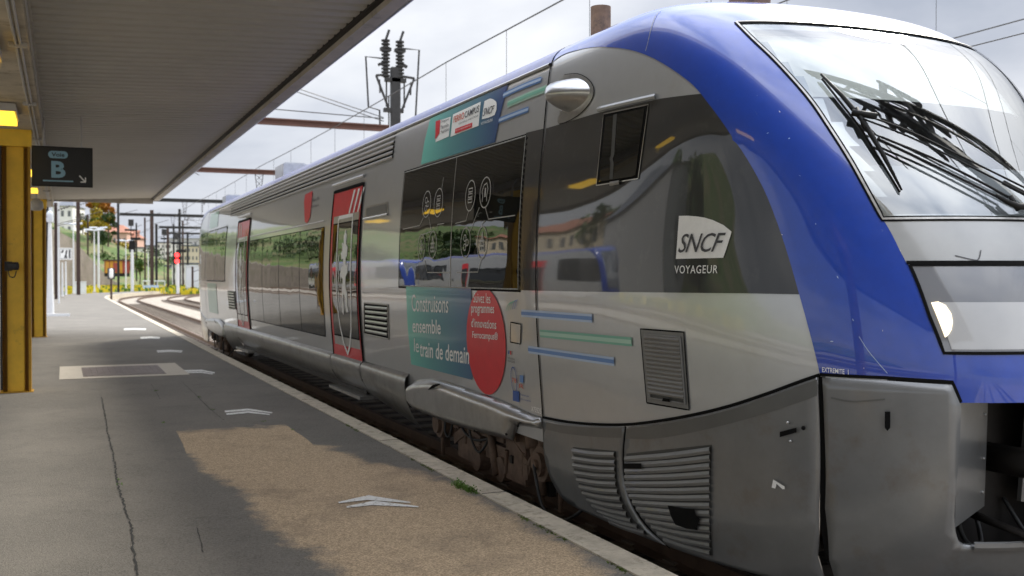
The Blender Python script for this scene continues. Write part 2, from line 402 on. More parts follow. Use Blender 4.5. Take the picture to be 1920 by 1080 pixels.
def pdist(px, py, poly):
    d = np.full(np.shape(px), 1e9); n = len(poly)
    for i in range(n):
        a = np.array(poly[i]); b = np.array(poly[(i+1) % n]); ab = b-a; L2 = max(ab@ab, 1e-12)
        t = np.clip(((px-a[0])*ab[0]+(py-a[1])*ab[1])/L2, 0, 1)
        d = np.minimum(d, np.hypot(px-a[0]-t*ab[0], py-a[1]-t*ab[1]))
    return d
def clampv(poly): return [(q, min(max(v, 0.0), VMAX-.001)) for q, v in poly]
def cdt(poly, step):
    bd = dense(poly, step); P = np.array(bd); n = len(bd)
    xs = np.arange(P[:, 0].min()+step*.5, P[:, 0].max(), step); ys = np.arange(P[:, 1].min()+step*.5, P[:, 1].max(), step)
    pts = [Vector(p) for p in bd]
    if len(xs) and len(ys):
        X, Y = np.meshgrid(xs, ys); X = X.ravel(); Y = Y.ravel()
        ok = inside(X, Y, bd); ok &= pdist(X, Y, poly) > step*.45
        pts += [Vector((float(a), float(b))) for a, b in zip(X[ok], Y[ok])]
    r = delaunay_2d_cdt(pts, [], [list(range(n))], 1, 1e-6)
    return np.array([tuple(v) for v in r[0]]), [tuple(f) for f in r[2]]
def orient(P3, F, ref):
    f = F[len(F)//2]; a, b, c = (np.array(P3[i]) for i in f[:3])
    if np.dot(np.cross(b-a, c-a), ref) < 0: F = [t[::-1] for t in F]
    return F
def patch(name, poly, m, parent, off=.003, step=.05, dome=0., dw=.12, thick=0., mirror=False, smooth=True):
    poly = clampv(poly); V, F = cdt(poly, step)
    o = np.full(len(V), off, float)
    if dome: o += dome*(1-(1-np.clip(pdist(V[:, 0], V[:, 1], poly)/dw, 0, 1))**2.4)
    P3 = on(V[:, 0], V[:, 1], o); c = V.mean(0)
    f0 = F[len(F)//2]; F = orient(P3, F, SN(*V[f0[0]])*SGN)
    if mirror: P3 = P3.copy(); P3[:, 0] = 2*TX-P3[:, 0]; F = [t[::-1] for t in F]
    ob = mesh_obj(name, P3, F, m, parent, smooth)
    if thick:
        md = ob.modifiers.new('thickness', 'SOLIDIFY'); md.thickness = thick; md.offset = -1
    return ob
def dpx(px, step=14):
    out = []
    for i in range(len(px)):
        a = np.array(px[i], float); b = np.array(px[(i+1) % len(px)], float); n = max(1, int(np.hypot(*(b-a))/step)); out += [tuple(a+(b-a)*t/n) for t in range(n)]
    return out
def ppatch(name, px, m, parent, **k): return patch(name, UV(dpx(px)), m, parent, **k)
def ribbon_poly(line, w):
    P = [np.array(p) for p in line]; L_, R_ = [], []
    for i, p in enumerate(P):
        t = P[min(i+1, len(P)-1)]-P[max(i-1, 0)]; t = t/max(np.hypot(*t), 1e-9); n = np.array((-t[1], t[0]))*w/2
        L_.append(p+n); R_.append(p-n)
    return L_, R_
def strip_mb(mb, line, w, off=.006, step=.06, h=0.):
    """a flat or raised strip along a line of (q, v) points; w is its true width in metres"""
    ln = np.array(dense(line, step, False)); V_ = np.clip(ln[:, 1], 0, VMAX-.001); n = len(mb.v)
    C = on(ln[:, 0], V_, off); N_ = SN(ln[:, 0], V_)*SGN
    T_ = np.gradient(C, axis=0); T_ /= np.maximum(np.linalg.norm(T_, axis=1, keepdims=True), 1e-9)
    B_ = np.cross(N_, T_); B_ /= np.maximum(np.linalg.norm(B_, axis=1, keepdims=True), 1e-9); B_ *= w/2
    if h: cols = [C+B_, C+B_*.92+N_*h*.8, C+N_*h*1.2, C-B_*.92+N_*h*.8, C-B_]
    else: cols = [C+B_, C-B_]
    k = len(cols)
    for i in range(len(C)):
        for c in cols: mb.v.append(tuple(c[i]))
    for i in range(len(C)-1):
        for j in range(k-1):
            a = n+i*k+j; mb.f.append((a, a+1, a+1+k, a+k))
    return mb
def strip(name, line, w, m, parent, off=.006, mirror=False, h=0.):
    mb = strip_mb(MB(), line, w, off, h=h)
    if mirror: mb.v = [(2*TX-x, y, z) for x, y, z in mb.v]
    return mb.build(name, m, parent)
def pstrip(name, px, w, m, parent, off=.006, h=0., k=6): return strip(name, smooth_line(UV(px), k) if len(px) > 2 else UV(px), w, m, parent, off, h=h)
def outline(name, poly, w, m, parent, off=.006, h=0.): return strip(name, list(poly)+[poly[0]], w, m, parent, off, h=h)

def text_geo(s, bold=0., shear=0., space=1., extrude=0.):
    cu = bpy.data.curves.new('t', 'FONT'); cu.body = s; cu.offset = bold; cu.shear = shear; cu.space_character = space
    cu.resolution_u = 3; cu.extrude = extrude
    ob = bpy.data.objects.new('t', cu); COL.objects.link(ob)
    dg = bpy.context.evaluated_depsgraph_get(); dg.update()
    me = bpy.data.meshes.new_from_object(ob.evaluated_get(dg))
    V = np.array([v.co[:] for v in me.vertices]); F = [tuple(p.vertices) for p in me.polygons]
    bpy.data.objects.remove(ob); bpy.data.meshes.remove(me); bpy.data.curves.remove(cu)
    return V, F
def fit(V, quad):
    """map a flat outline's bounding box on bl, br, tl (, tr)"""
    x0, y0 = V[:, 0].min(), V[:, 1].min(); sx, sy = np.ptp(V[:, 0]), np.ptp(V[:, 1])
    a = ((V[:, 0]-x0)/sx)[:, None]; b = ((V[:, 1]-y0)/sy)[:, None]
    bl, br, tl = [np.array(c) for c in quad[:3]]; tr = np.array(quad[3]) if len(quad) > 3 else br+tl-bl
    return bl*(1-a)*(1-b)+br*a*(1-b)+tl*(1-a)*b+tr*a*b
def text_on(name, s, px, m, parent, off=.010, bold=0., shear=0., space=1.):
    """px: picture corners bottom-left, bottom-right, top-left(, top-right), found on the body surface"""
    V, F = text_geo(s, bold, shear, space); Q = fit(V, UV(px)); Q[:, 1] = np.clip(Q[:, 1], 0, VMAX-.01)
    P3 = on(Q[:, 0], Q[:, 1], off); F = orient(P3, F, SN(*Q[0])*SGN)
    return mesh_obj(name, P3, F, m, parent)

# ------------------------------------------------------------------ THE RAILCAR
LC = (TX, JY+HALF, 0)
train = thing('railcar', 'silver railcar', 'train', LC)
train['label'] = 'silver railcar with blue nose band and red doors standing beside the platform'
def mcopy(o, x=1, y=1):
    c = o.copy(); COL.objects.link(c); c.parent = o.parent; c.scale = (x, y, 1)
    for ch in KIDS(o):
        d = ch.copy(); COL.objects.link(d); d.parent = c
    return c

V_SEAM = v_of_z(.885); V_GUT = v_of_z(3.735); BACK = -2*HALF
# windscreen outline (left half), headlight line and so on, in surface coordinates
mirq = lambda P: [(2*QH-q, v) for q, v in P][::-1]
scr_edge = UV(smooth_line([(1380, 43), (1411, 74), (1457, 118), (1516, 184), (1555, 240), (1594, 301), (1625, 356), (1655, 411)], 5))
vt = scr_edge[0][1]; vb = scr_edge[-1][1]
scr_half = [(q, v) for q, v in scr_edge]
screen_poly = scr_half + [(QH, vb)] + mirq(scr_half[1:]) [0:0] + mirq(scr_half) + [(QH, vt)]
pan_edge = UV([(1655, 411), (1686, 468), (1699, 493)]); vh = pan_edge[-1][1]
hl_edge = UV([(1703, 497), (1739, 591), (1767, 662)]); vl = hl_edge[-1][1]
hem = UV([(1785, 717), (1801, 755)]); vhem = hem[-1][1]
q_corner, v_corner = uv(1538, 703)
seam_px = [(1018, 783), (1060, 791), (1110, 796), (1172, 797), (1230, 791), (1300, 779), (1370, 762), (1440, 739), (1500, 717), (1538, 704)]
seam = smooth_line(UV(seam_px), 4)
front_seam = [(q_corner, v_corner)]+UV([(1660, 709), (1785, 717)])+[hem[-1]]
full_seam = seam+front_seam[1:]

# --- body shell: nose modules and saloon
def shell():
    qs = list(np.arange(0, .4, .05))+list(np.arange(.4, 2*QH-.4, .05))+list(np.arange(2*QH-.4, 2*QH+.001, .05))
    vsn = np.unique(np.concatenate([np.arange(.45, VMAX-.3, .05), VMAX-np.array([.3, .25, .2, .15, .1, .06, .03, 0])]))
    Q, V = np.meshgrid(qs, vsn, indexing='ij'); P = S(Q, V).reshape(-1, 3); nv = len(vsn)
    fs = np.array(full_seam)
    shrunk = np.array(screen_poly)
    F = []
    for i in range(len(qs)-1):
        qc = (qs[i]+qs[i+1])/2; qm = qc if qc < QH else 2*QH-qc
        vs_ = np.interp(qm, fs[:, 0], fs[:, 1]) if qm < fs[-1, 0] else vhem
        for j in range(nv-1):
            vc = (vsn[j]+vsn[j+1])/2
            if vsn[j+1] < vs_-.02 or (qm > fs[-3, 0] and vsn[j] < vs_): continue
            if inside(np.array(qc), np.array(vc), shrunk) and pdist(np.array([qc]), np.array([vc]), shrunk)[0] > .05: continue
            F.append((i*nv+j, (i+1)*nv+j, (i+1)*nv+j+1, i*nv+j+1))
    return P, orient(P, F, np.array([-1., 0, 0])) if SGN > 0 else (P, F)
P, F = shell()
nose = mesh_obj('nose_shell', P, F, M['silver'], train, True)
f0 = F[10]; 
mcopy(nose, y=-1)
V_, F_ = [], []
vsn = np.unique(np.concatenate([np.arange(.45, VMAX, .08), [VMAX]])); qs = np.arange(BACK, .01, HALF/24)
Q, V = np.meshgrid(qs, vsn, indexing='ij'); P = S(Q, V).reshape(-1, 3); nv = len(vsn)
F = [(i*nv+j, (i+1)*nv+j, (i+1)*nv+j+1, i*nv+j+1) for i in range(len(qs)-1) for j in range(nv-1)]
P2 = P.copy(); P2[:, 0] = 2*TX-P2[:, 0]; n = len(P)
saloon = mesh_obj('saloon_shell', np.concatenate([P, P2]), F+[tuple(n+k for k in f[::-1]) for f in F], M['silver'], train, True)

# --- faded blue roof over the saloon, with rain gutter
P_ = []; F = []
vr = list(np.arange(V_GUT, VMAX, .06))+[VMAX]
both = [(v, 1) for v in vr]+[(v, -1) for v in vr[::-1][1:]]
for i, q in enumerate(np.linspace(BACK+.01, -.01, 40)):
    for v, s_ in both:
        p = on(np.array(q), np.array(v), .005); P_.append((p[0] if s_ > 0 else 2*TX-p[0], p[1], p[2]))
k = len(both)
F = [(i*k+j, (i+1)*k+j, (i+1)*k+j+1, i*k+j+1) for i in range(39) for j in range(k-1)]
F = orient(np.array(P_), F, np.array([0, 0, 1.]))
roof = mesh_obj('roof', P_, F, M['roofblue'], train, True)
g = strip_mb(MB(), [(BACK+.02, V_GUT-.012), (-.02, V_GUT-.012)], .03, .004, h=.014).build('rain_gutter', M['silver_bare'], train); mcopy(g, x=-1)
for (x, y, w, d, h) in ((TX-.55, 21.5, .5, .9, .28), (TX-.5, 30, .45, .7, .25), (TX+.2, 15.5, .8, 1.1, .16)):
    o = MB().box((x-w/2, y-d/2, 3.9), (x+w/2, y+d/2, 4.03+h)).box((x-w/2+.05, y-d/2+.05, 4.03+h), (x+w/2-.05, y+d/2-.05, 4.06+h)).build('roof_equipment', M['zinc'], train)

# --- blue band of the nose
bl_out = UV(smooth_line([(1037, 116), (1052, 105), (1072, 97), (1110, 89), (1147, 89), (1184, 94), (1221, 107), (1258, 128), (1295, 155), (1315, 176)], 4))[:-1] + \
    UV(smooth_line([(1315, 176), (1350, 222), (1373, 256), (1402, 299), (1435, 360), (1462, 430), (1482, 492), (1499, 552), (1515, 610), (1530, 668), (1538, 703)], 3))
bl_top = [(q, min(v, VMAX)) for q, v in bl_out]
half = [(0.004, VMAX-.002)] + bl_out + front_seam[1:] + [(QH+.004, vhem)] + [(QH+.004, vl)] + hl_edge[::-1] + pan_edge[::-1][:-1] + scr_edge[::-1] + [(QH+.004, vt), (QH+.004, VMAX-.002)]
blue = patch('blue_nose_band', half, M['blue'], train, .004, step=.045)
m2 = mcopy(blue, x=-1); m3 = mcopy(blue, y=-1); m3.name = 'blue_nose_band'
m4 = mcopy(blue, x=-1, y=-1)
# --- charcoal window band of the cab
bk = [uv(1017.5, 243)]+[uv(1124, 211), uv(1239, 185), uv(1315, 176)]
bk_edge = UV(smooth_line([(1315, 176), (1350, 222), (1373, 256), (1402, 299), (1435, 360), (1462, 430), (1482, 492), (1499, 552)], 3))
bk_bot = UV([(1400, 550), (1200, 548), (1100, 547)])
vbk = uv(1003.5, 545)[1]
bk_poly = [(0.005, bk[0][1])]+bk[1:3]+bk_edge+bk_bot+[(0.005, vbk)]
cabband = patch('charcoal_cab_band', bk_poly, M['bandgrey'], train, .003)
mcopy(cabband, x=-1); mcopy(cabband, y=-1)
bkl = patch('charcoal_cab_band', [(-.36, vbk), (-.012, vbk), (-.012, bk[0][1]+.005), (-.36, bk[0][1]+.015)], M['bandgrey'], train, .003)
mcopy(bkl, y=-1)
pstrip('panel_seam', [(1239, 21.5), (1221, 60), (1212, 96)], .006, M['seal'], train, .008)

# --- side skirts (bumper mouldings) of the nose
vz = v_of_z
skA = UV([(1022, 806), (1019, 787)])
A_top = [p for p in seam if p[0] <= uv(1170, 798)[0]]
A_right = smooth_line(UV([(1172, 800), (1168, 850), (1171, 898), (1185, 945), (1210, 985), (1250, 1030)]), 4)
A_bot = smooth_line(UV([(1250, 1030), (1190, 1012), (1130, 986), (1090, 965), (1060, 937), (1036, 900), (1023, 855), (1020, 806)]), 4)
def clip_low(P): return [(q, max(v, 0)) for q, v in P]
skirtA = patch('corner_skirt', [(max(q, .012), v-.008) for q, v in A_top]+clip_low(A_right)+clip_low(A_bot[1:]), M['bumper'], train, .012, thick=.02)
B_left = smooth_line(UV([(1177, 801), (1173, 850), (1176, 896), (1190, 942), (1215, 982), (1256, 1030)]), 4)
B_top = [(q, v-.008) for q, v in seam if q > uv(1180, 798)[0]]
qB = q_corner-.014
skirtB = patch('side_skirt', clip_low(B_left[::-1])+B_top[:-1]+[(qB, v_corner-.012), (qB, .9), (qB-.004, .5), (qB+.02, .2), (qB+.1, 0)], M['bumper'], train, .012, thick=.02)
qr = uv(1800, 757)[0]
v_lip = uv(1840, 1022)[1]
C_poly = [(q_corner+.014, v_corner-.012)]+[(q, v-.012) for q, v in front_seam[1:2]]+[(front_seam[2][0]-.005, front_seam[2][1]-.012), (hem[-1][0]-.003, vhem-.014)]+ \
    smooth_line([(hem[-1][0]-.002, vhem-.02)]+UV([(1797, 850), (1790, 930), (1789, 985)])+[(uv(1800, 1012)[0], v_lip+.015), (uv(1820, 1020)[0], v_lip)], 4)+ \
    [(QH+.0, v_lip), (QH+.0, 0), (q_corner+.15, 0), (q_corner+.07, .2), (q_corner+.018, .5), (q_corner+.014, .9)]
bump = patch('front_skirt', C_poly, M['bumper'], train, .016, thick=.03)
for o_ in (skirtA, skirtB, bump):
    mcopy(o_, x=-1); mcopy(o_, y=-1)
lipm = strip('skirt_lip', [(uv(1822, 1020)[0], v_lip+.004), (2*QH-uv(1822, 1020)[0], v_lip+.004)], .05, M['slat'], train, .02, h=.018)
pstrip('skirt_seam', [(1541, 706), (1543, 760), (1545, 850), (1544, 950), (1549, 1010), (1562, 1060), (1590, 1100)], .04, M['gap'], train, .002)
pstrip('skirt_seam', [(1174.5, 800), (1170.5, 850), (1173.5, 897), (1187.5, 943), (1212, 984), (1253, 1030)], .04, M['gap'], train, .002)
strip('seam_gasket', [(q, v+.004) for q, v in seam], .02, M['gap'], train, .008)
strip('seam_gasket', [(q, v+.003) for q, v in front_seam], .018, M['gap'], train, .009)
# recessed top of the skirts, its shade painted on as a darker band
tb_ = UV(dpx([(1023, 788), (1060, 796), (1110, 801), (1170, 801)], 12)[:-1]) if False else None
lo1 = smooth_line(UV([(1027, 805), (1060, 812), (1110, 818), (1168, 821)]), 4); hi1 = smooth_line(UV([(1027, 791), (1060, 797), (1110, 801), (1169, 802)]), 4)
patch('skirt_recess_shade', lo1+hi1[::-1], M['bumpdark'], train, .0145, step=.04)
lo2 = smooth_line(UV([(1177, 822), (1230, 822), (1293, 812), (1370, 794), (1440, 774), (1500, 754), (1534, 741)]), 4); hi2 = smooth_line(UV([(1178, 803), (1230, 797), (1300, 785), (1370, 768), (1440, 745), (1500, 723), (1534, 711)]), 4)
patch('skirt_recess_shade', lo2+hi2[::-1], M['bumpdark'], train, .0145, step=.04)

# coupler recess: side plates, dark back, coupler
def Sp(x, y, off=0.): q, v = uv(x, y); return on(np.array(q), np.array(v), off)
pl = [Sp(1797, 757), Sp(1790, 990)]
A, B = pl; mb = MB(); d1 = np.array([.40, .16, 0])
for s_ in (1, -1):
    pts = [A, A+d1, B+d1+np.array([0, 0, .05]), B]
    pts = [np.array([TX+(p[0]-TX)*s_, p[1], p[2]]) for p in pts]
    o = MB().quad(*pts).quad(pts[1], pts[1]+[0, .03, 0], pts[2]+[0, .03, 0], pts[2]).build('recess_side_plate', M['bumper'], train)
    for t in (.15, .55, .86):
        c = np.array(pts[1])*(1-t)+np.array(pts[2])*t-d1*[s_, 1, 1]*.12-np.array([0, .004, 0]); MB().sphere(c, .010, 8, 6).build('bolt_head', M['silver_bare'], o)
rb = MB().box((TX-.62, 4.35, .25), (TX+.62, 4.42, 1.5)).box((TX-.62, 3.95, .22), (TX+.62, 4.4, .3)).build('recess_back', M['bogiedark'], train)
cp = MB().tube([(TX, 4.4, .95), (TX, 3.75, .95)], .085, 12).cbox((TX, 3.72, .95), (.34, .16, .36)).cbox((TX-.16, 3.62, .95), (.06, .14, .2)).cbox((TX+.17, 3.66, 1.0), (.05, .12, .16))
cp.tube([(TX-.2, 4.3, .65), (TX-.2, 3.85, .6), (TX-.02, 3.78, .8)], .025).build('coupler', M['bogiedark'], train, True)
for s_ in (-1, 1):
    MB().tube(smooth_line([(TX+s_*.40, 4.33, 1.15), (TX+s_*.42, 4.22, .85), (TX+s_*.36, 4.18, .55), (TX+s_*.20, 4.2, .48), (TX+s_*.12, 4.33, .7)], 5), .014, 8).build('brake_hose', M['rubber'], train, True)
MB().tube([(TX-.30, 4.34, .98), (TX-.30, 4.22, .98)], .07, 14).tube([(TX-.30, 4.22, .98), (TX-.30, 4.18, .98)], .04, 14).build('buffer_cylinder', M['bogiedark'], train)

# --- grey nose panel, headlight window, windscreen
panp = pan_edge+mirq(pan_edge)
gp = patch('grey_nose_panel', panp, M['greypanel'], train, .005)
mcopy(gp, y=-1)
hp = [(q+.006, v) for q, v in hl_edge]; hlp = hp+mirq(hp)
hl = patch('headlight_cover', hlp, M['headglass'], train, .006); mcopy(hl, y=-1)
ins = UV([(1744, 567), (1771, 655)]); ins = [(ins[0][0]+.02, ins[0][1]), (ins[1][0]+.03, ins[1][1])]
patch('headlight_reflection', ins+mirq(ins), M['headreflect'], hl, .009)  # pale reflection on the lens cover, painted in as a white panel
for s_ in (0, 1):
    el = UV([(1745, 568), (1758, 566), (1772, 573), (1782, 588), (1785, 603), (1783, 618), (1777, 628), (1771, 633)])
    if s_: el = [(2*QH-q, v) for q, v in el]
    patch('headlamp', el, M['headlamp'], hl, .013)
outline('headlight_seal', hlp, .018, M['gap'], train, .009)
strip('panel_gap', [pan_edge[-1], (2*QH-pan_edge[-1][0], vh)], .02, M['gap'], train, .010)
screen = patch('windscreen', screen_poly, M['screen'], train, .001, step=.05); mcopy(screen, y=-1)
frit = outline('windscreen_seal', screen_poly, .032, M['gap'], train, .0085)
frit2 = outline('windscreen_trim', screen_poly, .012, M['frame'], train, .0125)
tb = [(q, vb-.004) for q in np.linspace(pan_edge[0][0], 2*QH-pan_edge[0][0], 12)]
# dark dividing strip at the left of the screen (blind cable)
# cab interior
cabin = MB()
cabin.quad((TX-1.05, 6.3, 1.9), (TX+1.05, 6.3, 1.9), (TX+1.05, 6.3, 3.7), (TX-1.05, 6.3, 3.7)).quad((TX-1.05, 6.3, 3.7), (TX+1.05, 6.3, 3.7), (TX+.95, 5.5, 3.62), (TX-.95, 5.5, 3.62))
cabin.quad((TX-1.25, 6.3, 1.9), (TX-1.25, 6.3, 3.6), (TX-.95, 5.3, 3.4), (TX-.8, 4.6, 1.9)).quad((TX+1.25, 6.3, 1.9), (TX+.8, 4.6, 1.9), (TX+.95, 5.3, 3.4), (TX+1.25, 6.3, 3.6))
cabin.build('cab_interior', M['cabin'], train)
dashp = []
for f in np.linspace(0, 1, 9):
    q = scr_edge[-1][0]+.1+f*(2*QH-2*scr_edge[-1][0]-.2)
    dashp.append((on(np.array(q), np.array(vb+.02), -.05), on(np.array(q), np.array(vb+.33), -.16)))
mb = MB()
for i in range(8): mb.quad(dashp[i][0], dashp[i+1][0], dashp[i+1][1], dashp[i][1]).quad(dashp[i][1], dashp[i+1][1], dashp[i+1][1]+[0, 1.0, .05], dashp[i][1]+[0, 1.0, .05])
mb.build('dashboard', M['dash'], train)
bl = []
for f in np.linspace(0, 1, 9):
    q = 2.62+f*(2*QH-2*2.62)
    bl.append((on(np.array(q), np.array(vt-.04), -.06), on(np.array(q), np.array(vb+(vt-vb)*.62), -.08)))
mb = MB()
for i in range(8): mb.quad(bl[i][0], bl[i+1][0], bl[i+1][1], bl[i][1])
mb.build('sun_blind', M['blind'], train)
lz = [(q, v) for q, v in UV(smooth_line([(1597, 306), (1611, 330), (1636, 377), (1654, 409)], 4))]
lzt = lz[0][1]
patch('lower_screen_panel', [(q+.03, v) for q, v in lz]+[(2*QH-q-.03, v) for q, v in lz][::-1], M['dash'], train, -.03, step=.08)
# small knocks and chips in the blue paint
rn = random.Random(12)
for k in range(14):
    x, y = [(1462, 210), (1480, 260), (1420, 180), (1467, 440), (1571, 520), (1600, 600), (1655, 620), (1500, 330), (1395, 130), (1688, 470), (1530, 420), (1560, 640), (1620, 690), (1440, 250)][k]; q, v = uv(x, y); r1 = .002+.004*rn.random(); a0 = rn.random()*3
    patch('paint_chip', [(q+r1*math.cos(a0)*math.cos(t)*(1.6)-r1*math.sin(a0)*math.sin(t)*.5, v+r1*math.sin(a0)*math.cos(t)*1.6+r1*math.cos(a0)*math.sin(t)*.5) for t in np.linspace(0, 2*PI, 7, endpoint=False)], M['stripepale' if k % 3 else 'white'], blue, .006)
pstrip('scratch', [(1611, 631), (1630, 660), (1664, 700)], .003, M['stripepale'], blue, .006)
pstrip('scratch', [(1790, 480), (1825, 488), (1834, 486), (1838, 470)], .006, M['ink'], gp, .008)
pstrip('door_scuff', [(1560, 745), (1600, 752), (1660, 748)], .010, M['bumpdark'], bump, .018)
# wipers
def T(x, y, off): q, v = uv(x, y); return on(np.array(q), np.array(v), off)
def wiper(px, parent_name, arms, blade, off=.07):
    w = None
w1 = MB().tube([T(1536, 147, .035), T(1575, 190, .045), T(1612, 235, .05), T(1650, 295, .045), T(1688, 361, .03)], [.007, .013, .016, .013, .006], 6)
w1.tube([T(1540, 152, .018), T(1612, 244, .02), T(1686, 362, .014)], .007, 5)
wb = w1.build('wiper_blade', M['black'], train, True)
w2 = MB()
pairs = [((1612, 228), (1700, 262), (1800, 312), (1932, 378)), ((1612, 236), (1700, 272), (1800, 322), (1932, 390))]
for pr in pairs: w2.tube([T(*p, .065) for p in smooth_line(pr, 4)], .006, 6)
w2.tube([T(1592, 222, .055), T(1636, 232, .065)], .02, 8).tube([T(1600, 214, .055), T(1616, 250, .055)], .012, 6)
w2.tube([T(1870, 352, .05), T(1935, 386, .05)], .014, 6)
wa = w2.build('wiper_arm', M['black'], train, True)
w3 = MB()
for pr in [((1640, 268), (1730, 312), (1810, 352), (1872, 384)), ((1648, 266), (1740, 305), (1820, 345), (1880, 378))]:
    w3.tube([T(*p, .045) for p in smooth_line(pr, 4)], .0075, 6)
w3.tube([T(1856, 375, .05), T(1875, 388, .055), T(1895, 398, .06), T(1912, 398, .06), T(1930, 396, .06)], [.010, .014, .018, .018, .018], 8).tube([T(1900, 402, .04), T(1880, 378, .06)], .014, 6)
w3.build('wiper_arm', M['black'], train, True)

# --- joints between modules
jl = [(0.0, v) for v in np.linspace(uv(1018, 783)[1], VMAX-.01, 40)]
mb = MB(); strip_mb(mb, jl, .022, .007); mb2 = MB(); 
j1 = mb.build('module_joint', M['gap'], train); mcopy(j1, y=-1); mcopy(j1, x=-1)

# --- side features of the saloon, platform side
def rect(q0, q1, v0, v1, lean=0): return [(q0, v0), (q1, v0), (q1, v1), (q0, v1)]
def Rq(px): return UV(px)
# large window by the cab, two panes
WB = 1.70
v0, v1 = uv(972, 541)[1], uv(988, 257)[1]
qa, qb_, qc_ = uv(750, 534)[0], uv(846, 537)[0], uv(972, 541)[0]
win = patch('window_surround', rect(qa-.05, qc_+.05, v0-.03, v1+.03), M['gap'], train, .003)
pane = []
for a, b in ((qa, qb_-.012), (qb_+.012, qc_)):
    pane.append(patch('window_pane', rect(a, b, v0, v1), M['glass'], win, .008, step=.12))
strip('window_divider', [(qb_, v0), (qb_, v1)], .018, M['frame'], win, .010)
outline('window_sealant', rect(qa-.01, qc_+.01, v0-.005, v1+.01), .012, M['seal'], win, .0085)
mcopy(win, y=-1)
# ventilation slats along the roof edge
q0, q1 = uv(436, 381)[0], uv(745, 243)[0]; l0, l1 = uv(739, 295)[1], uv(745, 243)[1]-.015
lv = patch('roof_edge_grille', rect(q0, q1, l0, l1), M['gap'], train, .002, step=.2)
for k in range(6):
    v = l0+(l1-l0)*(k+.15)/5.4
    strip('slat', [(q0, v), (q1, v)], .036, M['frame'], lv, .004, h=.012)
# doors
def side_interp(px): return smooth_line(UV(px), 4)
def make_door():
    qL0, qR0 = uv(628, 670)[0], uv(683, 685)[0]; vb0 = uv(683, 685)[1]+.01; vt0 = uv(678, 346)[1]
    d = patch('door', rect(qL0, qR0, vb0, vt0), M['red'], train, .012, step=.12)
    vg0, vg1 = uv(675, 635)[1], uv(665, 416)[1]
    patch('door_glass_panel', rect(qL0+.14, qR0-.07, vg0-.02, vg1+.02), M['gap'], d, .016, step=.2)
    gl = patch('door_window', rect(qL0+.17, qR0-.09, vg0, vg1), M['glassdoor'], d, .019, step=.12)
    for a, b in ((vg0-.14, vg0-.02), (vg1+.02, vg1+.12)):
        patch('grey_cross_band', rect(qL0+.14, qR0-.07, a, b), M['silver_bare'], d, .017, step=.2)
    o1 = outline('door_seal', rect(qL0, qR0, vb0, vt0), .05, M['gap'], d, .008, h=.012)
    # three slanting white strokes at the top corner
    for k in range(3):
        qc = qR0-.62+k*.22
        patch('white_stroke', [(qc, vt0-.36), (qc+.07, vt0-.36), (qc+.26, vt0-.05), (qc+.17, vt0-.05)], M['white'], d, .018)
    # shield outline and heraldic lion on the glass
    qm = (qL0+qR0)/2+.02; sh = [(qm-.36, 2.62), (qm+.40, 2.62), (qm+.40, 1.45), (qm+.32, 1.1), (qm+.18, .86), (qm+.03, .75), (qm-.13, .88), (qm-.27, 1.12), (qm-.36, 1.45)]
    outline('shield_outline', sh, .05, M['white'], d, .023)
    lion = [(-.02, 2.36), (.06, 2.44), (.14, 2.36), (.12, 2.25), (.22, 2.2), (.20, 2.08), (.12, 2.06), (.16, 1.95), (.27, 2.0), (.25, 1.86), (.14, 1.8), (.13, 1.66), (.22, 1.58), (.2, 1.42), (.25, 1.33), (.12, 1.32), (.1, 1.5), (.02, 1.58), (-.04, 1.5), (.0, 1.38), (-.05, 1.28), (-.14, 1.32), (-.08, 1.45), (-.1, 1.62), (-.03, 1.76), (-.12, 1.8), (-.17, 1.72), (-.2, 1.84), (-.1, 1.93), (0, 1.95), (-.02, 2.05), (-.12, 2.03), (-.17, 2.12), (-.08, 2.16), (-.12, 2.27), (-.03, 2.24)]
    patch('lion_emblem', [(qm+.02+x*.9, v) for x, v in lion], M['white'], d, .023, step=.1)
    lion2 = [(qm-.26+.03*math.sin(i*1.3), 1.45+i*.06) for i in range(12)]
    strip('lion_tail', lion2, .03, M['white'], d, .023)
    strip('door_gutter', [(qL0-.05, vt0+.10), (qR0+.03, vt0+.10)], .04, M['silver_bare'], d, .01, h=.03)
    return d, qL0, qR0, vb0, vt0
door, dqL, dqR, dvb, dvt = make_door()
mcopy(door, y=-1)
for name, mm, P_ in (('step_plate', 'silver_bare', 0),):
    z0 = .30
    s_ = MB().box((3.50, JY-dqR-.05, .40), (3.78, JY-dqL+.05, .44)).build('door_step', M['skirt'], train); mcopy(s_, y=-1)
# middle glazed band: one long dark glossy panel with seams
b0, b1 = uv(471, 597)[0], uv(611, 628)[0]; bv0, bv1 = uv(611, 630)[1], uv(607, 427)[1]
band = patch('window_band', rect(b0, b1, bv0, bv1), M['glass'], train, .006, step=.12)
for x in (491.7, 523, 561.7): strip('band_seam', [(uv(x, 520)[0], bv0), (uv(x, 520)[0], bv1)], .018, M['gap'], band, .0075)
outline('band_trim', rect(b0, b1, bv0, bv1), .03, M['gap'], band, .004)
strip('rain_strip', [(b0, bv1+.10), (b1-.02, bv1+.10)], .02, M['silver_bare'], train, .006, h=.012)
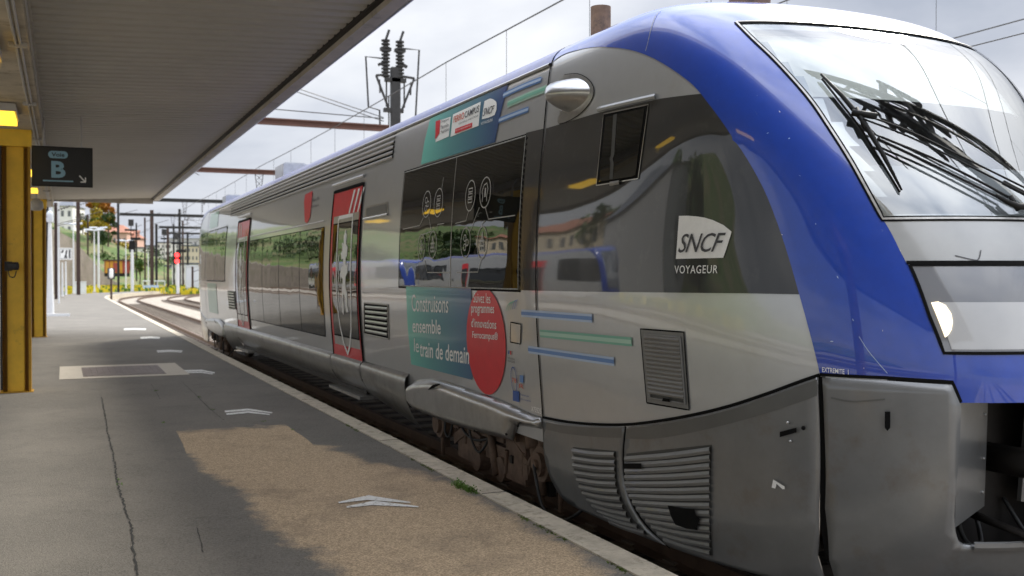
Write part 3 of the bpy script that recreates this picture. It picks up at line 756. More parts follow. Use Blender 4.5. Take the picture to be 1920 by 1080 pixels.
# small rectangles: destination display, vents
def pr(name, px, m, off=.006, par=None, **k): return ppatch(name, px, m, par or train, off=off, **k)
dd = pr('display_recess', [(685, 411), (729, 402), (728, 378), (686, 388)], M['frame'], .005)
pr('display_glass', [(688, 406), (726, 398), (726, 382), (688, 391)], M['pane'], .009, dd); pstrip('display_lip', [(684, 411), (729, 402)], .025, M['white'], dd, .008, h=.02)
gd = pr('side_vent', [(684, 626), (730, 636), (728, 572), (684, 568)], M['gap'], .004)
for k in range(6):
    f = (k+.5)/6; pstrip('vent_slat', [(687, 571+53*f), (728, 574+58*f)], .038, M['silver_bare'], gd, .006, h=.012)
outline('vent_frame', UV([(684, 626), (730, 636), (728, 572), (684, 568)]), .02, M['frame'], gd, .005, h=.008)
mcopy(gd, y=-1)

# --- lower bodyside skirts
vk0 = V_SEAM
def skirt(name, q0, q1, z0a, z0b, parent=train):
    """barrel-shaped skirt panel below the body side, z0a/z0b = bottom heights at q0/q1"""
    nq, nv_ = max(2, int((q1-q0)/.25)), 14; P_ = []; 
    for i in range(nq+1):
        q = q0+(q1-q0)*i/nq; zb = z0a+(z0b-z0a)*i/nq
        for j in range(nv_+1):
            t = j/nv_; z = .90+(zb-.90)*t
            bulge = .055*min(1, t/.10)**.6 if t < .1 else .055-.0*t
            x = TX-1.365-bulge+.34*max(0, t-.22)**2.0*1.0
            P_.append((x, JY-q, z))
    k = nv_+1; F = [(i*k+j, i*k+j+1, (i+1)*k+j+1, (i+1)*k+j) for i in range(nq) for j in range(nv_)]
    F = orient(np.array(P_), F, np.array([-1., 0, 0])); return mesh_obj(name, P_, F, M['skirt'], parent, True)
qf = uv(771, 735)[0]
segs = [(dqR+.02, qf-.03, .42, .27), (dqL-.02, dqR-.02, .43, .43), (-2*HALF-dqL+.02, dqL-.06, .43, .43)]
for a, b, za, zb in segs[:2]:
    o = skirt('body_skirt', a, b, za, zb); mcopy(o, y=-1)
skirt('body_skirt', *segs[2])
sk2 = bpy.data.objects.new('far_skirt', saloon.data) if False else None
# far side of the car closed by a plain lower skirt
MB().box((TX+1.33, JY+.2, .45), (TX+1.36, JY+2*HALF-.2, .92)).build('rear_side_skirt', M['skirt'], train)
MB().box((TX-1.0, JY+.0, .55), (TX+1.0, JY+2*HALF, .80)).box((TX-.7, JY-2.2, .40), (TX+.7, JY, .80)).box((TX-1.28, JY+5.6, .42), (TX+1.28, JY+2*HALF-5.6, .60)).build('underframe_light_block', M['bogiedark'], train)  # plain dark boxes for the underframe, added to block light under the shell

# --- bogie cover
fp = [(771, 721), (784, 713), (806, 710), (828, 711), (884, 730), (947, 752), (998, 776), (1017, 783), (1018, 804), (973, 797), (965, 826), (919, 815), (856, 797), (806, 778), (784, 768), (773, 754)]
fair = patch('bogie_cover', smooth_line(UV(fp[:9]), 3)+UV(fp[9:11])+smooth_line(UV(fp[11:]), 3), M['silver_bare'], train, .012, step=.018, dome=.085, dw=.10, thick=.012)
patch('cover_slot', smooth_line(UV([(822, 728), (832, 719), (846, 717), (838, 723), (824, 729)]), 3), M['gap'], fair, .115)
for x, y in ((966, 812), (989, 792), (905, 806), (962, 787), (988, 796)):
    q, v = uv(x, y); c = on(np.array(q), np.array(v), .085); MB().sphere(c, .012, 8, 6).build('rivet', M['bogiedark'], fair)
mcopy(fair, y=-1)

# --- bogie
def bogie(yc):
    bg = bpy.data.objects.new('bogie', None); COL.objects.link(bg); bg.parent = train
    bg.location = (0, yc-LC[1], 0)
    R = .42; wb = 1.3
    for s_ in (-1, 1):
        w = MB()
        for xs in (-.72, .72):
            w.tube([(TX+xs-.065, yc+s_*wb, R), (TX+xs+.065, yc+s_*wb, R)], R, 28).tube([(TX+xs-.085, yc+s_*wb, R), (TX+xs-.06, yc+s_*wb, R)], R*.8, 28).tube([(TX+xs-.10, yc+s_*wb, R), (TX+xs-.06, yc+s_*wb, R)], .13, 16)
        w.tube([(TX-.7, yc+s_*wb, R), (TX+.7, yc+s_*wb, R)], .08, 12)
        w.build('wheelset', M['wheel'], bg)
    f = MB()
    for xs in (-1.02, 1.02):
        f.box((TX+xs-.08, yc-1.55, .50), (TX+xs+.08, yc+1.55, .68)).box((TX+xs-.09, yc-.45, .34), (TX+xs+.09, yc+.45, .56))
        for s_ in (-1, 1): f.box((TX+xs-.10, yc+s_*wb-.17, .30), (TX+xs+.09, yc+s_*wb+.17, .58)).bar((TX+xs, yc+s_*.42, .44), (TX+xs, yc+s_*(wb-.15), .56), .14, .12)
    for s_ in (-1, 1):
        f.box((TX-1.20, yc+s_*.62-.22, .14), (TX-1.10, yc+s_*.62+.22, .86)).tube([(TX-1.22, yc+s_*.30, .20), (TX-1.10, yc+s_*.30, .20)], .12, 14).bar((TX-1.16, yc+s_*.3, .80), (TX-1.16, yc+s_*1.5, .60), .10, .16)
        f.bar((TX-1.18, yc+s_*.95, .30), (TX-1.18, yc+s_*.45, .52), .06, .10).box((TX-1.24, yc+s_*.62-.10, .52), (TX-1.20, yc+s_*.62+.12, .74))
    f.box((TX-1.18, yc-.30, .44), (TX-1.06, yc+.30, .62))
    f.box((TX-1.0, yc-.25, .45), (TX+1.0, yc+.25, .72)); f.build('bogie_frame', M['bogie'], bg)
    sp = MB()
    for s_ in (-1, 1):
        for k in range(7): sp.tube([(TX-1.06, yc+s_*(wb-.34), .44+.04*k), (TX-1.06, yc+s_*(wb-.34), .465+.04*k)], .085, 12)
    for k in range(9): sp.tube([(TX-1.05, yc, .56+.035*k), (TX-1.05, yc, .58+.035*k)], .17, 16)
    sp.build('springs', M['bogie'], bg, True)
    x = TX-1.17
    for (a, b, r) in (((x, yc-.15, .92), (x, yc-.78, .36), .062), ((x-.05, yc-1.62, .88), (x-.05, yc-1.02, .38), .07), ((x, yc+.95, .9), (x, yc+.55, .35), .045)):
        m_ = np.array(a)*.45+np.array(b)*.55
        MB().tube([a, m_], r, 12).tube([m_, b], r*.62, 12).build('damper', M['bogie'], bg, True)
    MB().box((x-.03, yc+.55, .42), (x+.10, yc+1.0, .78)).box((x-.05, yc+.05, .48), (x+.08, yc+.45, .80)).bar((x, yc-.7, .36), (x, yc+.6, .36), .05, .10).bar((x-.02, yc+1.25, .62), (x-.02, yc+.2, .40), .05, .07).bar((x-.02, yc-.1, .72), (x-.02, yc-1.25, .66), .06, .08).build('brake_gear', M['bogie'], bg)
    MB().tube([(x-.10, yc-1.3, .42), (x+.06, yc-1.3, .42)], .15, 18).tube([(x-.14, yc-1.3, .42), (x-.08, yc-1.3, .42)], .10, 14).tube([(x-.17, yc-1.3, .42), (x-.12, yc-1.3, .42)], .045, 10).build('axle_box', M['bogie'], bg)
    MB().tube([(x-.08, yc+1.3, .42), (x+.06, yc+1.3, .42)], .15, 18).tube([(x-.12, yc+1.3, .42), (x-.06, yc+1.3, .42)], .10, 14).build('axle_box', M['bogie'], bg)
    MB().tube(smooth_line([(x-.16, yc-1.3, .42), (x-.2, yc-1.42, .34), (x-.2, yc-1.55, .12), (x-.17, yc-1.78, .06), (x-.12, yc-1.98, .14), (x, yc-2.1, .3)], 5), .014, 8).build('hose', M['rubber'], bg, True)
    MB().tube(smooth_line([(x-.04, yc+1.0, .85), (x-.08, yc+.85, .6), (x-.08, yc+.95, .34), (x-.08, yc+1.1, .36), (x-.06, yc+1.12, .6)], 5), .013, 8).build('hose', M['rubber'], bg, True)
    MB().tube(smooth_line([(x-.04, yc+.8, .85), (x-.09, yc+.6, .5), (x-.09, yc+.25, .4), (x-.06, yc-.1, .46)], 5), .013, 8).build('hose', M['rubber'], bg, True)
    MB().tube(smooth_line([(x-.05, yc+.4, .85), (x-.1, yc+.35, .5), (x-.1, yc+.1, .3), (x-.06, yc-.1, .5), (x-.05, yc-.2, .8)], 5), .012, 8).build('hose', M['rubber'], bg, True)
    MB().box((x-.05, yc-1.72, .72), (x+.1, yc-1.66, .92)).build('label_plate', M['redink'], bg)
    MB().box((x-.06, yc-1.725, .66), (x+.0, yc-1.655, .74)).build('label_plate', M['white'], bg)
    for (ya, yb, r_) in ((-.9, -1.25, .075), (.1, -.25, .06)): MB().tube([(x-.03, yc+ya, .95), (x-.05, yc+(ya+yb)/2, .52)], r_, 14).tube([(x-.05, yc+(ya+yb)/2, .52), (x-.06, yc+yb, .14)], r_*.62, 12).build('damper', M['bogie'], bg, True)
    rn = random.Random(3)
    for k in range(26):
        y_ = yc-1.5+k*.115; z_ = .12+.6*rn.random(); w_ = .05+.08*rn.random(); xx = x+.02-.08*rn.random()
        if k % 3: MB().box((xx, y_, z_), (xx+.06, y_+w_, z_+w_*1.3)).build('bracket', M['bogie' if k % 2 else 'bogiedark'], bg)
        else: MB().tube([(xx, y_, z_), (xx+.02, y_+.05, z_-.22)], .02, 8).build('linkage_rod', M['bogie'], bg)
    return bg
bogie(JY+1.55); bogie(JY+2*HALF-1.55)

# --- cab side window, rain strip, mirror fairing, grilles
cw = pr('cab_side_window', [(1120, 348), (1198.5, 335), (1217.8, 196.3), (1133.7, 214)], M['gap'], .007)
pr('cab_window_pane', [(1126, 341), (1194, 330), (1211, 203), (1138, 220)], M['glass'], .012, cw)
outline('cab_window_trim', UV(dpx([(1120, 348), (1198.5, 335), (1217.8, 196.3), (1133.7, 214)])), .008, M['silver_bare'], cw, .010)
pstrip('window_catch', [(1148, 345), (1166, 342)], .03, M['frame'], cw, .012, h=.012)
pstrip('window_rain_strip', [(1124.4, 205.6), (1178, 193), (1232.6, 181)], .035, M['greypanel'], cw, .006, h=.018)
cd = pr('cab_blind', [(1146, 336), (1152, 336), (1160, 214), (1153, 216)], M['grillback'], .014, cw)
# mirror fairing: a base plate and a swept cowl standing off the side
base = smooth_line(UV([(1059, 141), (1084, 139), (1105, 150), (1115, 170), (1107, 193), (1084, 217), (1050, 232), (1052, 210), (1060, 190), (1055, 160)]+[(1059, 141)]), 3)[:-1]
mf = patch('camera_fairing', base, M['silver_bare'], train, .008, step=.03)
outline('fairing_seam', base, .010, M['gap'], mf, .005)
nb = 28; B0 = np.array([on(np.array(q), np.array(v), .006) for q, v in smooth_line(UV([(1062, 147), (1084, 144), (1101, 154), (1108, 171), (1100, 190), (1080, 208), (1062, 214), (1060, 196), (1056, 178), (1058, 160), (1062, 147)]), 3)[:-1]])
nb = len(B0); cB = B0.mean(0); tip = cB+np.array([-.19, .10, .005])
P_ = []; F = []
L_ = 9
for i in range(L_+1):
    t = i/L_; s_ = (1-t**3.2)**.5*(1-.30*t) if t < 1 else 0
    c = cB+(tip-cB)*t
    for b in B0: P_.append(c+(b-cB)*[1, s_, s_*(.92 if b[2] > cB[2] else .92-.35*t)]*np.array([s_, 1, 1]))
for i in range(L_):
    for k in range(nb): F.append((i*nb+k, i*nb+(k+1) % nb, (i+1)*nb+(k+1) % nb, (i+1)*nb+k))
mo = mesh_obj('camera_cowl', P_, F, M['silver_bare'], mf, True)
# small hatch, filler flap
hb = pr('service_flap', [(958, 641), (977, 645), (978, 608), (959, 604)], M['silver'], .006); outline('flap_gap', UV([(958, 641), (977, 645), (978, 608), (959, 604)]), .010, M['gap'], hb, .008)
# nose side grille
go = [(1214, 755), (1293.6, 768.6), (1283.4, 622.7), (1202, 616.6)]
gr = pr('nose_grille', go, M['slat'], .006)
gi = [(1221.5, 746), (1287, 757), (1277.5, 633), (1211.5, 627)]
pr('grille_back', gi, M['grillback'], .009, gr); outline('grille_rim', UV(dpx(go)), .010, M['gap'], gr, .007)
outline('grille_frame', UV(dpx(gi)), .016, M['slat'], gr, .010, h=.008)
for k in range(15):
    f = (k+.6)/15.2; a = np.array(gi[3])*(1-f)+np.array(gi[0])*f; b = np.array(gi[2])*(1-f)+np.array(gi[1])*f
    if k < 14: pstrip('grille_slat', [tuple(a), tuple(b)], .028, M['slat'], gr, .010, h=.012)
pr('grille_hole', [(1247, 751), (1262, 753), (1261, 747), (1249, 745)], M['gap'], .026, gr)
# skirt louvres: raised ribs over a darker backing
def louvres(rows, back, name):
    g = ppatch(name, back, M['grillback'], train, off=.015)
    for (xa, ya, xb, yb) in rows: pstrip('louvre', [(xa, ya), ((xa+xb)/2, (ya+yb)/2+2.0), (xb, yb)], .040, M['slat'], g, .016, h=.016)
    return g
rowsA = [(1079, 845, 1158, 852), (1079, 859, 1159, 867), (1080, 872, 1159, 880), (1083, 886, 1160, 893), (1087, 899, 1161, 907), (1092, 912, 1164, 921), (1098, 924, 1169, 935), (1106, 936, 1174, 949), (1116, 947, 1181, 963), (1126, 957, 1189, 975), (1138, 967, 1201, 987), (1148, 976, 1214, 998)]
louvres(rowsA, [(1078, 838), (1158, 845), (1160, 895), (1170, 935), (1190, 972), (1220, 1002), (1165, 985), (1120, 956), (1094, 922), (1080, 880)], 'skirt_louvre_panel')
rowsB = []
for k in range(14):
    f = k/13; ya = 858+f*150; yb = 843+f*192
    xa = 1178+ (0 if f < .3 else 72*((f-.3)/.7)**1.5); rowsB.append((xa, ya+2, 1337, yb))
gB = louvres(rowsB, [(1178, 850), (1338, 833), (1335, 900), (1333, 960), (1340, 1040), (1290, 1025), (1252, 1010), (1225, 985), (1200, 950), (1184, 915), (1177, 880)], 'skirt_louvre_panel')
pr('broken_hole', [(1262, 945), (1290, 950), (1312, 952), (1314, 962), (1322, 970), (1316, 985), (1318, 990), (1296, 987), (1276, 980), (1268, 965)], M['gap'], .045, gB)
pr('louvre_slot', [(1178, 867), (1212, 867), (1212, 877), (1178, 877)], M['gap'], .042, gB)
# little things on the skirts
pr('latch_slot', [(1467, 818), (1498, 809), (1498, 800), (1467, 808)], M['gap'], .030)
for x, y, r, m_ in ((1510, 801, .012, 'gap'), (1481, 791, .009, 'silver_bare'), (1486, 826, .009, 'silver_bare')):
    q, v = uv(x, y); MB().sphere(on(np.array(q), np.array(v), .026), r, 10, 6).build('screw_head' if m_ != 'gap' else 'screw_hole', M[m_], train)
pr('tie_slot', [(1660, 800), (1665, 806), (1670, 800), (1670, 770), (1660, 770)], M['gap'], .034)
mk = [(1452, 912), (1455, 897), (1476, 910), (1476, 915), (1472, 915), (1461, 905), (1459, 914)]
pr('torn_sticker', mk, M['white'], .030)

# --- livery and writing
def teal_mat(name, c0, c1, q0, q1):
    """printed gradient: teal at one end, navy at the other (a colour of the film itself)"""
    m = bpy.data.materials.new(name); m.use_nodes = True; nt = m.node_tree; L = nt.links; b = nt.nodes['Principled BSDF']
    tc = nt.nodes.new('ShaderNodeTexCoord'); sx = nt.nodes.new('ShaderNodeSeparateXYZ'); mr = nt.nodes.new('ShaderNodeMapRange')
    L.new(tc.outputs['Object'], sx.inputs[0]); L.new(sx.outputs['Y'], mr.inputs['Value'])
    mr.inputs['From Min'].default_value = -HALF-q0; mr.inputs['From Max'].default_value = -HALF-q1
    cr = nt.nodes.new('ShaderNodeValToRGB'); e = cr.color_ramp.elements; e[0].color = (*c0, 1); e[1].color = (*c1, 1)
    md = e.new(.4) if hasattr(e, 'new') else None; md.color = ((c0[0]*.45+c1[0]*.55), (c0[1]*.45+c1[1]*.55), (c0[2]*.4+c1[2]*.6), 1)
    L.new(mr.outputs[0], cr.inputs['Fac']); L.new(cr.outputs[0], b.inputs['Base Color'])
    b.inputs['Roughness'].default_value = .4; b.inputs['Coat Weight'].default_value = .35; b.inputs['Coat Roughness'].default_value = .05
    return m
tq0, tq1 = uv(790, 310)[0], uv(945, 200)[0]
tm = teal_mat('teal_to_navy_film', (.17, .60, .50), (.015, .045, .18), tq0, tq1)
tp = pr('teal_panel_film', [(790, 309), (929, 267), (940, 212), (954, 158), (808, 222), (797, 265)], tm, .006)
lq0, lq1 = uv(762, 600)[0], uv(886, 600)[0]
tm2 = teal_mat('teal_to_slate_film', (.16, .58, .47), (.03, .10, .24), lq0, lq1)
lp = pr('slogan_panel_film', [(772, 683), (830, 698), (886, 712), (888, 640), (884, 541), (820, 539), (762, 537), (765, 610)], tm2, .006)
text_on('slogan_text', 'Construisons', [(774, 584), (842, 587), (773, 552), (843, 553)], M['white'], lp, bold=.006)
text_on('slogan_text', 'ensemble', [(775, 623), (828, 627), (775, 597), (828, 600)], M['white'], lp, bold=.012)
text_on('slogan_text', 'le', [(778, 659), (787, 661), (778, 634), (787, 636)], M['white'], lp)
text_on('slogan_text', 'train de demain', [(789, 668), (881, 683), (789, 639), (882, 650)], M['white'], lp, bold=.012)
# red pointed oval
ov = []
for a in np.linspace(0, 2*PI, 40, endpoint=False):
    y = 640+100*math.sin(a); x = 913+36.5*math.cos(a)+.05*(y-640)*1.0
    ov.append((x, max(y, 541)))
ovp = [p for i, p in enumerate(ov) if p[1] > 541.5] ; top = [(935, 541.5), (888, 541.5)]
ovp = sorted([p for p in ovp if p[0] >= 913+.05*(p[1]-640)], key=lambda p: p[1])+sorted([p for p in ovp if p[0] < 913+.05*(p[1]-640)], key=lambda p: -p[1])
ro = pr('red_oval_film', ovp, M['redink'], .008)
text_on('oval_text', 'Suivez les', [(890, 567), (922, 569), (890, 549), (922, 550)], M['white'], ro, .013)
text_on('oval_text', 'programmes', [(886, 592), (929, 593), (886, 574), (929, 575)], M['white'], ro, .013, bold=.008)
text_on('oval_text', "d'innovations", [(886, 613), (933, 617), (886, 596), (933, 599)], M['white'], ro, .013, bold=.008)
text_on('oval_text', 'Ferrocampus®', [(888, 637), (936, 642), (888, 620), (936, 623)], M['white'], ro, .013, bold=.008)
# roofline stickers
def sticker(px, name='white_sticker'): return pr(name, px, M['white'], .009)
s1 = sticker([(818, 267), (843, 256), (847, 219), (820, 228)]); pr('red_shield', [(818, 262), (826, 250), (828, 225), (819, 228)], M['redink'], .013, s1)
text_on('region_text', 'Région', [(830, 232), (844, 227), (830, 226), (844, 221)], M['ink'], s1, .013); text_on('region_text', 'Nouvelle-', [(829, 243), (844, 237), (829, 235), (844, 230)], M['ink'], s1, .013); text_on('region_text', 'Aquitaine', [(829, 253), (843, 247), (829, 245), (844, 239)], M['ink'], s1, .013)
s2 = sticker([(846, 257), (899, 236), (903, 191), (851, 215)])
text_on('campus_text', 'FERRO', [(852, 231), (872, 223), (853, 219), (873, 210)], M['orangeink'], s2, .013, bold=.01)
text_on('campus_text', 'CAMPUS', [(873, 222), (900, 210), (874, 210), (901, 197)], M['ink'], s2, .013, bold=.01)
text_on('campus_text', 'NOUVELLE-AQUITAINE', [(862, 235), (899, 219), (862, 231), (899, 215)], M['ink'], s2, .013)
pr('red_bar', [(855, 251), (887, 239), (888, 230), (856, 242)], M['redink'], .013, s2)
text_on('bar_text', 'Un Campus innovant', [(857, 248), (886, 237), (858, 243), (886, 233)], M['white'], s2, .017)
s3 = sticker(smooth_line([(905, 224), (929, 216), (933, 196), (930, 189), (921, 185), (910, 190)], 2), 'white_logo_plate')
text_on('logo_text', 'SNCF', [(907, 219), (927, 211), (909, 204), (930, 197)], M['ink'], s3, .013, shear=.3, bold=.008)
text_on('voyageurs_text', 'VOYAGEURS', [(904, 235), (926, 227), (904, 230), (926, 222)], M['white'], train, .012)
def bar3(px, mo, mi, w=.062):
    o = pstrip('stripe', px, w, M[mo], train, .007); pstrip('stripe_core', px, w*.45, M[mi], o, .010); return o
L3 = lambda a, b: [a, ((a[0]+b[0])/2, (a[1]+b[1])/2), b]
bar3([(945, 179), (980, 163), (1016, 149)], 'stripeblue', 'stripepale', .05); bar3([(953, 196), (990, 180), (1026, 166)], 'stripemint', 'stripegreen', .06); bar3([(937, 226), (965, 215), (992, 205)], 'stripeblue', 'stripepale', .05)
bar3([(979, 587), (1045, 592), (1112, 597)], 'stripepale', 'stripeblue'); bar3([(1014, 625), (1100, 633), (1186, 641)], 'stripegreen', 'stripemint'); bar3([(992, 655), (1075, 667), (1153, 678)], 'stripepale', 'stripeblue')
# big logo and word on the cab band
lg = pr('white_logo_plate', [(1269, 485.5), (1357.5, 483.4), (1365, 462), (1373.4, 434.5), (1358, 422), (1339, 413), (1323, 408), (1306.6, 405.6), (1290, 404.5), (1274.8, 404.8)], M['white'], .008)
text_on('logo_text', 'SNCF', [(1274, 474), (1357, 472), (1277, 439), (1364, 436)], M['ink'], lg, .014, shear=.3, bold=.004, space=.92)
text_on('voyageur_text', 'VOYAGEUR', [(1267, 513), (1347, 512.5), (1267, 498), (1348.5, 497)], M['white'], train, .010, bold=.006, space=1.12)
text_on('end_mark_text', 'EXTREMITE  1', [(1543, 697), (1592, 702), (1543, 688), (1592, 693)], M['white'], train, .012, bold=.008)
text_on('number_text', 'X73525', [(998, 770), (1017, 776), (999, 761), (1017, 766)], M['white'], train, .012)
# regional shield between slats and door, and far livery
rs = pr('red_shield', [(571, 378), (572, 415), (576, 419), (582, 408), (587, 358), (573, 365)], M['redink'], .008)
text_on('region_text', 'Nouvelle', [(585, 379), (600, 374), (586, 372), (600, 367)], M['ink'], train, .01); text_on('region_text', 'Aquitaine', [(584, 392), (599, 389), (584, 384), (599, 381)], M['ink'], train, .01)
rs2 = pr('red_shield', [(447, 470), (448, 486), (451, 470)], M['redink'], .008)
fq = lambda q: -2*HALF-q
patch('teal_panel_film', rect(fq(-.6), fq(-2.6)+.0, v_of_z(1.0), v_of_z(1.80)) if False else rect(fq(-.5)+.02, fq(-2.2), v_of_z(1.05), v_of_z(1.82)), M['stripegreen'], train, .006)
patch('teal_panel_film', rect(fq(-.3)+.02, fq(-1.9), v_of_z(3.26), v_of_z(3.66)), M['stripemint'], train, .006)
# little print marks near the joint
pr('flag_mark_blue', [(954, 664), (956, 664), (956, 657), (954, 657)], M['blueink'], .008); pr('flag_mark_red', [(958, 665), (960, 665), (960, 658), (958, 658)], M['redink'], .008)
text_on('print_text', 'RÉPUBLIQUE', [(954, 673), (967, 676), (954, 668), (967, 671)], M['ink'], train, .009); text_on('print_text', 'FRANÇAISE', [(954, 679), (967, 682), (954, 674), (967, 677)], M['ink'], train, .009)
outline('ring_mark', [(uv(965, 712)[0]+.06*math.cos(a), uv(965, 712)[1]+.11*math.sin(a)) for a in np.linspace(0, 2*PI, 20, endpoint=False)], .010, M['blueink'], train, .008)
text_on('print_text', '78', [(961, 716), (970, 718), (961, 708), (970, 710)], M['orangeink'], train, .009)
pr('logo_mark', [(976, 716), (983, 718), (983, 704), (976, 703)], M['stripeblue'], .008); text_on('print_text', 'R', [(975, 727), (984, 729), (975, 719), (984, 721)], M['orangeink'], train, .009)
em = pr('blue_emblem', [(963, 751), (975, 754), (975, 734), (963, 732)], M['blueink'], .008)
text_on('print_text', 'Financé par', [(977, 742), (994, 746), (977, 737), (994, 741)], M['blueink'], train, .009); text_on('print_text', "l'Union européenne", [(977, 750), (997, 755), (977, 745), (997, 750)], M['blueink'], train, .009)
for i in range(5): pstrip('wave_mark', [(950+i*4, 583-i), (954+i*4, 572-i*2), (960+i*3, 566-i)], .008, M['stripegreen' if i < 3 else 'stripeblue'], train, .008)
# line drawings on the near window: ovals joined by thin lines
def oval(cx, cy, rx, ry, par):
    q, v = uv(cx, cy); q2 = uv(cx+rx, cy)[0]; v2 = uv(cx, cy-ry)[1]; a_, b_ = abs(q2-q), abs(v2-v)
    outline('drawn_oval', [(q+a_*math.cos(t), v+b_*math.sin(t)) for t in np.linspace(0, 2*PI, 24, endpoint=False)], .012, M["line"], win, .012)
    return q, v, a_, b_
ic = 0
for (cx, cy, rx, ry, par) in ((802, 383, 7.5, 24, 0), (824, 380, 8, 26, 0), (792, 464, 6.5, 24, 0), (813, 459, 7.5, 25, 0), (884, 367, 9, 28, 1), (912, 361, 10, 28, 1), (875, 455, 9, 28, 1), (906, 455, 9.5, 30, 1)):
    q, v, a_, b_ = oval(cx, cy, rx, ry, pane[par]); ic += 1; mb = MB(); rn = random.Random(ic)
    if ic in (5, 2):
        for f in (-.45, -.1, .25): strip_mb(mb, [(q-a_*.4, v+b_*f), (q+a_*.4, v+b_*f), (q+a_*.4, v+b_*(f+.22)), (q-a_*.4, v+b_*(f+.22)), (q-a_*.4, v+b_*f)], .012, .012)
    elif ic in (1, 3, 7):
        for ph in (0, 2.1, 4.2):
            c = (q+a_*.32*math.cos(ph), v+b_*.35*math.sin(ph)); strip_mb(mb, [(c[0]+a_*.26*math.cos(t), c[1]+b_*.22*math.sin(t)) for t in np.linspace(0, 2*PI, 10)], .012, .012)
    elif ic in (4, 8):
        for f in (-.5, -.2, .1): strip_mb(mb, [(q-a_*.5, v+b_*f), (q+a_*.5, v+b_*f)], .016, .012)
        strip_mb(mb, [(q-a_*.5, v-b_*.5), (q, v+b_*.7), (q+a_*.5, v-b_*.5)], .012, .012)
        strip_mb(mb, [(q, v-b_*.5), (q, v+b_*.6)], .012, .012)
    else:
        strip_mb(mb, [(q-a_*.5, v-b_*.6), (q-a_*.4, v-b_*.2), (q-a_*.6, v+b_*.1), (q-a_*.3, v+b_*.5), (q+a_*.2, v+b_*.6), (q+a_*.5, v+b_*.2), (q+a_*.3, v-b_*.2), (q+a_*.35, v-b_*.6)], .013, .012)
        strip_mb(mb, [(q, v-b_*.3), (q, v+b_*.3)], .03, .012)
    mb.build('drawn_icon', M["line"], win)
for par, px in ((0, [(757, 430), (789, 423), (796, 408)]), (0, [(806, 407), (811, 434), (795, 440)]), (0, [(821, 434), (822, 421), (835, 419)]), (0, [(830, 356), (834, 333)]), (0, [(798, 488), (803, 511), (845, 511)]),
                (1, [(856, 419), (876, 414), (881, 395)]), (1, [(901, 389), (884, 433), (878, 428)]), (1, [(912, 389), (918, 411), (968, 404)]), (1, [(858, 511), (898, 510), (905, 485)]), (1, [(905, 426), (906, 420), (912, 414)])):
    strip('drawn_line', UV(px), .009, M["line"], win, .012)
# exhausts and hatch on the roof
ex = MB().tube([(4.30, 7.87, 3.75), (4.30, 7.87, 4.345)], .089, 20, caps=False).tube([(4.30, 7.87, 4.345), (4.30, 7.87, 3.9)], .078, 20, caps=False).build('exhaust_stack', M['rust'], train)
MB().tube([(4.93, 6.6, 3.9), (4.93, 6.6, 4.45)], .16, 20).build('exhaust_stack', M['rust'], train)
vh_ = vt+.0
hatch = patch('roof_hatch', UV([(1513, 16), (1545, 17), (1640, 38), (1575, 35), (1560, 32)]), M['grillback'], train, .008) if False else None
o = MB().tube([(TX-.2, 6.9, 3.95), (TX-.2, 6.9, 4.2)], .012, 6).build('roof_aerial', M['mast'], train)
for q in (uv(1058, 87)[0],): pass

# ------------------------------------------------------------------ GROUND, TRACKS, PLATFORM
def struct(o): o['kind'] = 'structure'; return o
CX, CY, R0 = 103.4, 88.0, 103.4           # centre of the far curve; a line at x = c bends on radius R0 - c
def along(c, s):
    """point at distance s along the line that starts at x = c: straight to y = CY, then bending right"""
    if s <= CY: return c, s
    r = R0-c; a = (s-CY)/98.; a = min(a, 1.45)
    return CX-r*math.cos(a), CY+r*math.sin(a)
SS = list(np.arange(-45, 0, 3.))+list(np.arange(0, 88, 2.))+list(np.arange(88, 225, 1.5))
def ribbon(name, c0, c1, z0, z1, m, parent=None, uvs=None, ss=None):
    """a prism following the line between offsets c0 and c1"""
    ss = ss or SS; V = []; F = []
    for s in ss:
        a = along(c0, s); b = along(c1, s); V += [(a[0], a[1], z0), (a[0], a[1], z1), (b[0], b[1], z1), (b[0], b[1], z0)]
    for i in range(len(ss)-1):
        n = i*4; F += [(n, n+4, n+5, n+1), (n+1, n+5, n+6, n+2), (n+2, n+6, n+7, n+3)]
    k = (len(ss)-1)*4; F += [(0, 1, 2, 3), (k+3, k+2, k+1, k)]
    return mesh_obj(name, V, F, m, parent)
